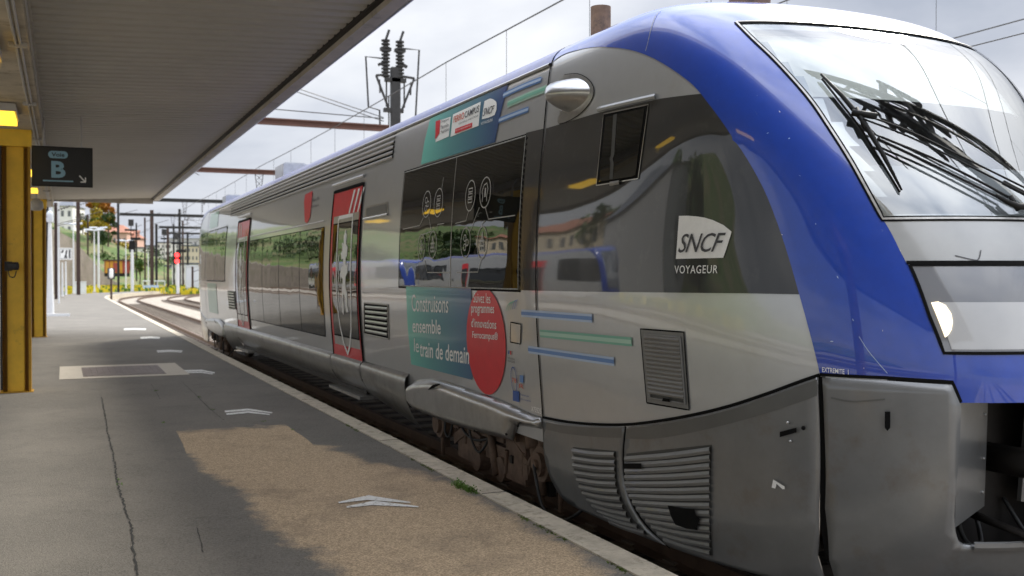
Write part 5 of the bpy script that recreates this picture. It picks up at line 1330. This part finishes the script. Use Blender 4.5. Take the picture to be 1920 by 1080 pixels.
gantry('second gantry, a thin dark red bar right of the canopy corner', 52.0, .5, 24, 7.1, [24], [9], 'gantry', .24)
gantry('third gantry with its mast at the left end, dark against the sky', 91.0, -1.2, 30, 8.3, [-1.2, 30], [9.5, 13.6], 'mast', .3, 1.2)
gantry('fourth gantry, reaching right from the dark mast on the platform end', 112.0, 5.3, 34, 8.2, [34], [10.5, 16], 'mast', .3, 1.2)
gantry('fifth gantry far down the line, lowest bar against the sky', 135.0, 11, 46, 8.0, [46], [18, 22, 28], 'mast', .3, 1.0)
gantry('lattice gantry high over the railcar nose, seen mirrored in the windscreen', 3.9, 4.9, 16, 6.9, [16], [9.2, 12.6], 'mast', .3, .2)
gm = thing('switch_gear_mast', 'crowded dark switch gear above the nose, seen mirrored in the windscreen', 'mast', (6.9, 3.5, 0))
MB().box((6.78, 3.3, 3.5), (7.08, 3.6, 7.6)).build('post', M['mast'], gm)
mb = MB()
for k, (dx, dy) in enumerate(((-.7, .3), (.1, -.6), (.7, .2), (.3, .7), (-.2, -.2), (-1.1, -.1), (1.2, -.3))):
    insulator(mb, (6.9+dx, 3.5+dy, 6.2), (6.9+dx*1.2, 3.5+dy*1.1, 7.4), .10, 8); mb.bar((6.9, 3.5, 6.0), (6.9+dx*1.3, 3.5+dy, 7.0), .11, .11)
mb.bar((5.8, 3.2, 6.3), (8.4, 3.2, 6.3), .12, .12).bar((6.4, 2.5, 7.45), (7.4, 4.3, 7.45), .12, .1).bar((6.3, 3.9, 7.0), (7.6, 2.9, 6.7), .1, .1).bar((6.3, 2.9, 6.7), (7.6, 3.9, 7.0), .08, .08).tube([(6.2, 3.3, 7.2), (5.3, 2.6, 7.1), (5.2, 1.8, 6.4)], .035, 6).tube([(7.6, 3.3, 7.2), (7.9, 2.4, 7.1), (8.1, 1.2, 6.4)], .035, 6)
for k in range(9): x = 5+k*.9; mb.bar((x, 3.8, 6.9), (x+.45, 3.8, 6.3), .05, .05).bar((x+.45, 3.8, 6.3), (x+.9, 3.8, 6.9), .05, .05)
mb.bar((5, 3.8, 6.3), (14, 3.8, 6.3), .07, .07)
mb.build('switch_gear', M['mast'], gm)

# ------------------------------------------------------------------ FAR END OF THE STATION
def post_at(px, ybase, dist, z0=None):
    p = at(px, ybase, dist); return float(p[0]), float(p[1])
def zat(y, dist): return float(at(960, y, dist)[2])
def lamppost(label, px, ytop, dist, head, mm='postwhite', r=.09, rt=.05):
    x, y = post_at(px, 520, dist); z = zat(ytop, dist)
    t = thing('street_lamp', label, 'street lamp', (x, y, .0), 'white lamp posts at the platform end')
    MB().tube([(x, y, -.3), (x, y, 1.2), (x, y, z)], [r*1.3, r, rt], 10).build('post', M[mm], t)
    MB().box((x-.2, y-.2, -.3), (x+.2, y+.2, .32)).build('foot', M['concrete'], t)
    if head == 'T':
        w = 16*dist/FPX
        for s_ in (-1, 1): MB().tube([(x, y, z), (x+s_*w*.35, y, z+.05), (x+s_*w, y, z+(.12 if s_ > 0 else .06))], [.07, .12, .09], 8).build('lamp_head', M['hood'], t)
    elif head == 'ball': MB().sphere((x, y, z+.12), (.14, .14, .2), 10, 8).build('lamp_head', M['hood'], t, True); MB().tube([(x, y, z-.2), (x, y, z)], [.13, .16], 8).build('collar', M['hood'], t)
    return t
lamppost('tall white tapering mast with a knob top beside the second yellow column', 94, 408, 46, 'ball', r=.15, rt=.07)
x, y = post_at(94, 580, 45)
tag(MB().box((x-.35, y-.4, .25), (x+.8, y-.25, .36)).box((x-.3, y-.38, .1), (x-.2, y-.28, .26)).box((x+.6, y-.38, .1), (x+.7, y-.28, .26)).build('low_barrier', M['postwhite']), 'low white bar on the platform at the foot of the tapering white mast', 'barrier')
lamppost('white double-armed lamp post, left of the tall brown mast', 138, 421, 100, 'T')
lamppost('white double-armed lamp post, left of the close pair', 177, 432, 112, 'T')
lamppost('white double-armed lamp post, right one of the close pair', 185, 428, 124, 'T', r=.14, rt=.1)
lamppost('white double-armed lamp post right of the dark gantry mast', 236, 452, 122, 'T')
lamppost('plain short white post right of the signal', 278, 470, 140, '')
lamppost('plain slim white post between the sign board and the brown mast pair', 117, 492, 84, '')
lamppost('plain slim white post right under the sign board', 123.5, 490, 90, '')
def mast_(label, px, ytop, dist, w=.26, mm='mastbrown'):
    x, y = post_at(px, 520, dist); z = zat(ytop, dist); t = thing('catenary_mast', label, 'mast', (x, y, 0), 'catenary masts')
    MB().box((x-w/2, y-.12, -.3), (x-w/2+.04, y+.12, z)).box((x+w/2-.04, y-.12, -.3), (x+w/2, y+.12, z)).box((x-w/2, y-.02, -.3), (x+w/2, y+.02, z)).build('post', M[mm], t)
    mb = MB(); insulator(mb, (x+w/2, y, z-.6), (x+w/2+.8, y, z-.3), .07, 4); mb.tube([(x, y, z-1.8), (x+2.0, y, z-1.2)], .03, 6); mb.build('bracket', M['insul'], t); return t
mast_('brown mast behind the white posts at the left end of the platform', 105, 380, 78, .22); mast_('pale mast just left of the brown one under the canopy end', 109, 378, 82, .26, 'postwhite'); mast_('tall brown mast standing before the yellow trees', 147, 372, 96, .34)
mast_('tall black mast on the platform end, cut by the canopy', 222, 372, 112, .24, 'mast'); mast_('brown mast in the middle of the far tracks', 285, 394, 128, .42); mast_('slim black mast just right of the brown middle mast', 293.5, 420, 132, .3, 'mast')
mast_('brown mast near the right cluster of far masts', 315, 428, 138, .3); mast_('short brown post just left of the railcar end', 361, 500, 120, .22); mast_('slim black mast rising behind the red signal', 337, 392, 150, .34, 'mast')
mast_('far thin mast left of the railcar end', 352, 436, 165, .3, 'mast')
# track sign board
x, y = post_at(123, 520, 66); z0, z1 = zat(487, 66), zat(465, 66); w = 23*66/FPX
t = thing('track_sign', 'square white board with black arrow-like marks on a white post', 'sign', (x, y, .25))
MB().tube([(x-.4, y, .2), (x-.4, y, z1)], .05, 8).build('post', M['postwhite'], t)
MB().box((x-w/2, y-.06, z0), (x+w/2, y, z1)).build('board', M['white'], t)
MB().box((x-w*.43, y-.068, z0+.06), (x+w*.43, y-.061, z0+.085)).box((x-w*.43, y-.068, z1-.085), (x+w*.43, y-.061, z1-.06)).box((x-w*.43, y-.068, z0+.06), (x-w*.40, y-.061, z1-.06)).box((x+w*.40, y-.068, z0+.06), (x+w*.43, y-.061, z1-.06)).build('board_border', M['ink'], t)
yy = y-.07; mb = MB()
mb.quad((x-.10, yy, z0+.12), (x+.12, yy, z0+.12), (x+.02, yy, z0+.42)).quad((x-.28, yy, z1-.32), (x-.2, yy, z1-.14), (x-.08, yy, z1-.14), (x-.16, yy, z1-.32)).quad((x-.02, yy, z1-.35), (x+.03, yy, z1-.14), (x+.12, yy, z1-.14), (x+.07, yy, z1-.45)).quad((x+.19, yy, z0+.12), (x+.19, yy, z1-.12), (x+.28, yy, z1-.12), (x+.28, yy, z0+.12)); mb.build('marks', M['ink'], t)
# signals
def signal(label, px, ytop, ybot, dist, lit):
    x, y = post_at(px, 520, dist); zt, zb = zat(ytop, dist), zat(ybot, dist); w = 5.5*dist/FPX
    t = thing('railway_signal', label, 'signal', (x, y, 0), 'light signals')
    MB().tube([(x, y, -.3), (x, y, zb+.3)], .18, 10).build('post', M['postwhite'], t); MB().box((x-w, y-.12, zb), (x+w, y+.1, zt)).build('signal_head', M['black'], t)
    MB().box((x-w*.5, y-.35, zt+.05), (x+w*2.6, y+.3, zt+.35)).build('hood', M['black'], t)
    if lit:
        for f in (.22, .78): z = zt+(zb-zt)*f; MB().tube([(x-.1, y-.2, z), (x-.1, y-.12, z)], .27, 12).build('red_lamp', M['redlamp'], t)
    return t
signal('light signal on a white post showing two red lamps', 333.5, 474, 494, 118, True); signal('dark unlit light signal on a white post, right of the yellow wagon', 248, 451, 473, 118, False)
for lab, px, yt, dist, w in (('black lamp bracket like a T high over the tracks, right of the dark mast', 246, 433, 125, 11), ('black T bracket above the red signal', 333, 458, 122, 11), ('thin black T bracket left of the red signal', 308, 449, 140, 6)):
    x, y = post_at(px, 520, dist); z = zat(yt, dist); ww = w*dist/FPX
    t = thing('track_light', lab, 'light', (x, y, 0), 'black T-shaped track lights'); MB().tube([(x, y, -.3), (x, y, z)], .05, 6).build('post', M['mast'], t); MB().box((x-ww, y-.15, z), (x+ww, y+.15, z+.22)).build('crossbar', M['black'], t); MB().box((x-.3, y-.2, z+.6), (x+.3, y+.2, z+1.4)).tube([(x, y, z+.2), (x, y, z+.6)], .05, 6).build('lamp_box', M['mast'], t)
x, y = post_at(208.5, 520, 88)
t = thing('marker_post', 'brown post with a white oval marker in front of the yellow wagon', 'marker', (x, y, .2)); MB().tube([(x, y, -.2), (x, y, 1.95)], .09, 8).build('post', M['mastbrown'], t); MB().box((x-.3, y-.1, 1.75), (x+.3, y-.02, 2.7)).build('dark_board', M['ink'], t)
mb = MB(); mb.tube([(x, y-.12, 1.98), (x, y-.12, 2.5)], [.17, .17], 12); mb.sphere((x, y-.12, 1.98), .17, 10, 8).sphere((x, y-.12, 2.5), .17, 10, 8); mb.build('white_oval', M['white'], t)
# white railing at the track crossing
x0, y0 = post_at(268, 540, 130); x1, y1 = post_at(309, 540, 130); t = thing('railing', 'low white tubular railing by the yellow flowers', 'railing', (x0, y0, -.3))
z1 = zat(527, 130)
for f in (0, .33, .66, 1): x = x0+(x1-x0)*f; y = y0+(y1-y0)*f; MB().tube([(x, y, -.4), (x, y, z1)], .07, 6).build('upright', M['postwhite'], t)
MB().tube([(x0, y0, z1), (x1, y1, z1)], .09, 6).tube([(x0, y0, z1*.5), (x1, y1, z1*.5)], .05, 6).build('rail', M['postwhite'], t)
x, y = post_at(283, 530, 126); tag(MB().box((x-.9, y-.2, .2), (x+.9, y, .9)).box((x-.5, y-.2, -.4), (x+.5, y, .2)).build('equipment_cabinet', M['stripepale']), 'low pale blue and white cabinet behind the white railing', 'cabinet')
x, y = post_at(151, 530, 118); tag(MB().box((x-.6, y-.4, -.4), (x+.6, y+.4, 1.3)).box((x-.65, y-.45, 1.3), (x+.65, y+.45, 1.4)).build('equipment_cabinet', M['postwhite']), 'small white cabinet beside the brown mast', 'cabinet')
x, y = post_at(374, 515, 126); tag(MB().box((x-1.6, y-.6, -.4), (x+1.0, y+.6, 3.2)).box((x-1.7, y-.7, 3.2), (x+1.1, y+.7, 3.35)).build('equipment_cabinet', M['hood']), 'tall pale cabinet just left of the railcar end', 'cabinet')

# yellow and rust-red wagon
xa, ya = post_at(197, 520, 150); xb, yb = post_at(241, 520, 154); wd = 3.0
wg = thing('freight_wagon', 'faded yellow railway wagon with a rust red end standing below the green slope', 'wagon', (xa, ya, 0))
zt = zat(489, 150); zb_ = zat(512, 150); xm = xa+(xb-xa)*.72
MB().box((xa, ya, zb_), (xm, ya+3, zt)).build('wagon_body', M['wagonyellow'], wg); MB().box((xm, ya-.02, zb_), (xb, ya+3, zt-.05)).build('red_end', M['wagonred'], wg)
MB().prism([(xa-.2, ya-.15), (xb+.15, ya-.15), (xb+.15, ya+3.1), (xa-.2, ya+3.1)], zt, zt+.18).build('wagon_roof', M['mastbrown'], wg)
mb = MB()
for f in (.0, .18, .36, .54, .72, .86, .99): x = xa+(xb-xa)*f; mb.box((x-.05, ya-.07, zb_), (x+.05, ya-.021, zt))
mb.build('frame_ribs', M['wagonred'], wg); MB().box((xa+1.1, ya-.06, zb_+.1), (xa+2.0, ya-.03, zt-.3)).build('wagon_door', M['wagonred'], wg)
MB().box((xa, ya+.1, zb_-.5), (xb, ya+2.9, zb_)).build('chassis', M['bogiedark'], wg)
for f in (.18, .82): x = xa+(xb-xa)*f; MB().tube([(x, ya+.2, .1), (x, ya+.4, .1)], .5, 14).build('wheel', M['wheel'], wg)

# hill, retaining wall
def hz(X, Y):
    """height of the hillside behind the bend"""
    t = np.clip((Y-168-.25*np.clip(X, -50, 40))/42, 0, 1); top = 11.5*np.clip((34-X)/34, 0, 1)**.9+1.5*(X < 0)
    return -.5+top*(t*t*(3-2*t))
xs = np.arange(-70, 60, 2.5); ys = np.arange(150, 330, 4.); V = [(x, y, float(hz(x, y)+.35*math.sin(x*.9+y*.3)*(hz(x, y) > 0.5))) for y in ys for x in xs]; k = len(xs)
struct(mesh_obj('hillside', V, [(i*k+j, i*k+j+1, (i+1)*k+j+1, (i+1)*k+j) for i in range(len(ys)-1) for j in range(k-1)], M['slope'], None, True))
# left-hand retaining wall running beside the line and its green bank
rw = thing('retaining_wall', 'tall grey-brown stone retaining wall below the green bank at the far left', 'wall', (-3, 120, 0))
V = []; F = []
wp = [(-26, 100, 2.2), (-14, 118, 4.2), (-6, 134, 7.4), (-2.0, 148, 8.6), (1.2, 160, 7.4), (4.0, 168, 4.5), (6.5, 173, 1.8), (9, 178, .3)]
for x, y, z in wp: V += [(x, y, -.5), (x, y, z), (x-1.2, y+.8, z), (x-1.2, y+.8, -.5)]
for i in range(len(wp)-1): n = i*4; F += [(n, n+4, n+5, n+1), (n+1, n+5, n+6, n+2)]
mesh_obj('stone_face', V, F, M['stonewall'], rw)
V = []; F = []
for x, y, z in wp: V += [(x-.3, y+.3, z-.1), (x-8, y+9, z*.6+6), (x-22, y+20, 12+z*.4), (x-45, y+40, 13+z*.4)]
for i in range(len(wp)-1):
    for j in range(3): n = i*4+j; F.append((n, n+4, n+5, n+1))
struct(mesh_obj('hillside', V, F, M['slope'], None, True))
# the bank and wall seen only mirrored in the car side
V = []; F = []
for i, y in enumerate(np.arange(-30, 160, 6.)):
    for x, z in ((-27, -.4), (-29, 1.2+.3*math.sin(i)), (-36, 5.0+.5*math.sin(i*1.7)), (-46, 8.5), (-70, 11)): V.append((x, y, z if y > 36 else z*(.02+.98*max(0, (y-12)/24))))
n = 5; F = [(i*n+j, i*n+j+1, (i+1)*n+j+1, (i+1)*n+j) for i in range(len(V)//n-1) for j in range(n-1)]
struct(mesh_obj('hillside', V, F, M['slope'], None, True))
rn = random.Random(15); A, B = MB(), MB()
for i in range(2600):
    x = -20.5-rn.random()*6; y = 15+rn.random()*110; s_ = .12+rn.random()*.2; h = .2+rn.random()*.9; a = rn.random()*PI; dx, dy = math.cos(a)*s_, math.sin(a)*s_
    (A if rn.random() < .5 else B).quad((x-dx, y-dy, -.3+h*.3), (x+dx, y+dy, -.3+h*.3), (x+dx*1.1, y+dy, -.3+h+s_), (x-dx*.8, y-dy, -.3+h+s_*.8))
tag(A.build('yellow_wildflowers', M['flower']), 'yellow wildflowers beside the side tracks', 'wildflowers', kind='stuff'); tag(B.build('trackside_grass', M['weed']), 'green grass beside the side tracks', 'grass', kind='stuff')
# buildings
def building(label, x, y, w, d, h, wm, roofm='tile', rh=1.6, nx=4, nz=3, rz=0., kind='gable', group=None, name='house', faces=('s',)):
    z0 = 0
    b = thing(name, label, 'building', (x, y, 0), group)
    MB().cbox((x, y, h/2-.5), (w, d, h+1.), rz).build('wall', M[wm], b)
    k, s_ = math.cos(rz), math.sin(rz); tr = lambda lx, ly, z: (x+lx*k-ly*s_, y+lx*s_+ly*k, z)
    if kind == 'gable':
        mb = MB(); o_ = .4
        a = [tr(-w/2-o_, -d/2-o_, h), tr(w/2+o_, -d/2-o_, h), tr(w/2+o_, d/2+o_, h), tr(-w/2-o_, d/2+o_, h), tr(-w/2+rh, 0, h+rh), tr(w/2-rh, 0, h+rh)]
        mb.quad(a[0], a[1], a[5], a[4]).quad(a[2], a[3], a[4], a[5]).quad(a[1], a[2], a[5]).quad(a[3], a[0], a[4]).quad(a[3], a[2], a[1], a[0]); mb.build('roof', M[roofm], b)
    else: MB().cbox((x, y, h+.15), (w+.3, d+.3, .3), rz).build('roof', M[roofm], b)
    def wins(face):
        W = w if face == 's' else d; N_ = nx if face == 's' else max(2, int(nx*d/w))
        for i in range(N_):
            for j in range(nz):
                lx = -W/2+W*(i+.5)/N_; z = h*(j+.5)/nz
                ww, hh = min(1.2, W/N_*.42), min(1.4, h/nz*.45); mb = MB()
                if face == 's': P_ = [(lx-ww/2, -d/2-.03), (lx+ww/2, -d/2-.03)]
                else: P_ = [(w/2+.03, lx-ww/2), (w/2+.03, lx+ww/2)]
                mb.quad(tr(*P_[0], z-hh/2), tr(*P_[1], z-hh/2), tr(*P_[1], z+hh/2), tr(*P_[0], z+hh/2)); mb.build('window', M['pane'], b)
    for f in faces: wins(f)
    return b
def bld(label, px0, px1, ytop, dist, d, wm, **k):
    xa, ya = post_at(px0, 520, dist); xb, yb = post_at(px1, 520, dist); h = zat(ytop, dist); w = math.hypot(xb-xa, yb-ya)
    return building(label, (xa+xb)/2, (ya+yb)/2+d/2, w, d, h, wm, rz=-YAW*.6, **k)
bld('tall white building high at the left behind the brown masts', 112, 148, 386, 250, 12, 'render_white', roofm='slate', nx=3, nz=5)
bld('salmon coloured house with clay roof above the green slope', 206, 250, 436, 235, 12, 'render_salmon', rh=2, nx=5, nz=3)
bld('lower salmon house right of the bigger salmon one', 250, 268, 446, 240, 10, 'render_salmon', rh=2, nx=2, nz=3)
bld('white block left of the brown middle mast', 258, 284, 466, 215, 12, 'render_white', kind='flat', roofm='slate', nx=3, nz=4)
bld('grey and white flat-roofed block between the far masts', 284, 312, 462, 260, 15, 'render_grey', kind='flat', roofm='slate', nx=5, nz=5)
bld('wide pale apartment block behind the red signal', 310, 362, 456, 250, 14, 'render_white', kind='flat', roofm='slate', nx=8, nz=6)
bld('cream apartment block just left of the railcar end', 352, 392, 462, 220, 12, 'render_cream', kind='flat', roofm='slate', nx=6, nz=5)
bld('low long grey shed beneath the far apartment blocks', 296, 350, 500, 190, 8, 'render_grey', kind='flat', roofm='slate', nx=7, nz=1)
bld('low white depot building beside the pale cabinet', 335, 384, 496, 175, 8, 'render_white', kind='flat', roofm='slate', nx=6, nz=2)
bld('distant dark-roofed row on the skyline right of the masts', 330, 400, 447, 420, 20, 'render_grey', roofm='slate', nx=8, nz=4)
building('cream station building mirrored in the railcar windows', -36, 78, 10, 34, 8.4, 'render_cream', nx=3, nz=3, faces=('s', 'e'), name='station_building')
building('grey warehouse mirrored in the railcar nose', -30, 44, 9, 20, 7.0, 'render_grey', roofm='slate', nx=1, nz=1, faces=('s',), name='warehouse')
mb = None
# trees
def tree(label, x, y, z0, h, r, leaf, seed, leaf2=None, n=1500, group='trees on the hill'):
    rn = random.Random(seed); t = thing('tree', label, 'tree', (x, y, z0), group); mb = MB()
    mb.tube([(x, y, z0-1), (x+.1, y, z0+h*.3), (x-.1, y, z0+h*.7)], [h*.03, h*.022, h*.01], 8)
    cl = []
    for k in range(13):
        a = rn.random()*2*PI; q = rn.random()**.6; zz = z0+h*(.22+.70*rn.random()); rr = r*q*(1.0-.8*abs((zz-z0)/h-.5)); c = (x+rr*math.cos(a), y+rr*math.sin(a), zz); cl.append((c, r*(.32+.25*rn.random())))
        mb.tube([(x, y, z0+h*(.25+.3*rn.random())), c], [h*.010, h*.003], 5)
    mb.build('trunk', M['bark'], t); L1, L2 = MB(), MB()
    for i in range(int(n*1.7)):
        c, cr_ = cl[i % len(cl)]; u = np.array([rn.gauss(0, 1) for _ in range(3)]); u = u/np.linalg.norm(u)*cr_*(rn.random()**.4); p = np.array(c)+u*[1, 1, .8]
        a = np.array([rn.gauss(0, 1) for _ in range(3)]); a = a/np.linalg.norm(a); b = np.cross(a, [rn.random(), rn.random(), 1]); b = b/np.linalg.norm(b); s_ = r*.085*(.6+rn.random())
        (L2 if leaf2 and (i % len(cl)) % 3 == 0 else L1).quad(p-a*s_, p+b*s_*.7, p+a*s_, p-b*s_*.7)
    L1.build('crown', M[leaf], t)
    if leaf2: L2.build('crown', M[leaf2], t)
def tr_at(label, px, ytop, ybase, dist, rpx, leaf, seed, leaf2=None, n=1500):
    x, y = post_at(px, 520, dist); z1, z0 = zat(ytop, dist), zat(ybase, dist); tree(label, x, y, z0, z1-z0, rpx*dist/FPX, leaf, seed, leaf2, n)
tr_at('orange and yellow autumn tree at the top of the bank', 186, 372, 430, 190, 24, 'leaforange', 1, 'leafyellow', 2200); tr_at('yellow-green bushy tree below the orange one', 172, 400, 448, 185, 20, 'leafyellow', 2, 'leafgreen', 2000)
tr_at('dark green round tree right of the autumn tree', 203, 398, 452, 182, 15, 'leafdark', 3, 'leafyellow', 1700); tr_at('small green tree behind the left brown mast', 155, 398, 440, 195, 11, 'leafgreen', 4, 'leafdark', 900)
tr_at('dark shrub beneath the dark green tree', 192, 432, 462, 178, 12, 'leafdark', 5, None, 900); tr_at('green tree peeping over the wall at the far left edge', 88, 390, 446, 150, 16, 'leafgreen', 6, 'leafdark', 1000)
tr_at('bright green bush at the foot of the slope right of the wagon', 262, 484, 528, 165, 12, 'leafgreen', 7, None, 900)
tr_at('green tree seen in the gap left of the near column', -4, 380, 470, 140, 18, 'leafgreen', 16, 'leafdark', 900)
for i, yv in enumerate((30, 44, 58, 66, 92, 100, 108, 118, 128, 140)): tree('leafy green tree on the side bank, mirrored in the railcar', -33-4*(i % 3), yv, 3+(i % 3), 4+i % 4, 3+i % 2, 'leafgreen' if i % 2 else 'leafdark', 20+i, None, 700)
rn = random.Random(77)
for i in range(16):
    px = 165+rn.random()*150; d_ = 178+rn.random()*24; x, y = post_at(px, 520, d_); z = float(hz(x, y))
    tree('low green bush on the hillside', x, y, z-.6, 1.2+rn.random()*1.6, 1.2+rn.random()*1.4, ('leafdark', 'leafgreen', 'leafgreen', 'leafyellow')[i % 4], 300+i, None, 130, 'bushes dotted over the green slope')
for i in range(26):
    f_ = rn.random(); x = -27+f_*17+rn.gauss(0, 2); y = 106+f_*22+rn.random()*16
    tree('leafy bush on the left bank, seen only mirrored in the railcar windows', x, y, 2.5+3.5*f_+rn.random()*2.5, 1.6+rn.random()*2.6, 1.4+rn.random()*1.8, ('leafdark', 'leafgreen', 'leafdark')[i % 3], 400+i, None, 120, 'bushes on the left bank')
mast_('thin brown mast between the wagon and the double lamp posts', 165, 402, 170, .26); mast_('thin black mast right behind the yellow wagon', 256, 418, 172, .24, 'mast'); mast_('thin brown mast left of the brown middle mast', 272, 408, 150, .24); mast_('thin black mast in the cluster before the apartment blocks', 326, 420, 156, .24, 'mast'); mast_('thin brown mast second from the railcar end', 343, 414, 144, .24)
gantry('sixth gantry, farthest thin bar above the apartment blocks', 158.0, 14, 50, 8.2, [50], [24, 31], 'mast', .28, 1.0)
overhead('overhead line leading off across the far yard', 17.5, 8.1, 5.9, 60, 190, ph=2)
# flowering strip
rn = random.Random(5); A, B = MB(), MB()
for i in range(5200):
    px = 120+rn.random()*275; dist = 118+rn.random()**1.0*45; x, y = post_at(px, 530, dist)
    s_ = .10+rn.random()*.16; h = .2+rn.random()*.75; a = rn.random()*PI; dx, dy = math.cos(a)*s_, math.sin(a)*s_
    (A if rn.random() < .62 else B).quad((x-dx, y-dy, -.4+h*.55), (x+dx, y+dy, -.4+h*.5), (x+dx*1.1, y+dy, -.4+h+s_), (x-dx*.8, y-dy, -.4+h+s_*.8))
tag(A.build('yellow_wildflowers', M['flower']), 'yellow wildflowers growing across the far trackside', 'wildflowers', kind='stuff'); tag(B.build('trackside_grass', M['weed']), 'green grass growing among the far yellow flowers', 'grass', kind='stuff')

# ------------------------------------------------------------------ the railcars parked on the far side (seen mirrored)
def parked(name_i, yc, label):
    t = thing('railcar', label, 'train', (-14.0, yc, 0), 'parked railcars'); t.rotation_euler = (0, 0, PI)
    for ch in KIDS(train):
        n_ = ch.name.split('.')[0]
        if n_ in ('nose_shell', 'saloon_shell', 'roof', 'blue_nose_band', 'charcoal_cab_band', 'front_skirt', 'side_skirt', 'window_band', 'window_surround', 'door', 'grey_nose_panel', 'headlight_cover', 'windscreen', 'body_skirt', 'underframe_light_block'):
            c = ch.copy(); COL.objects.link(c); c.parent = t
            for g in KIDS(ch):
                if g.name.split('.')[0] in ('window_pane', 'door_window'): d = g.copy(); COL.objects.link(d); d.parent = c
parked(0, 76, 'blue-nosed silver railcar parked across the side tracks, the farther one'); parked(1, 46.5, 'blue-nosed silver railcar parked across the side tracks, the nearer one')
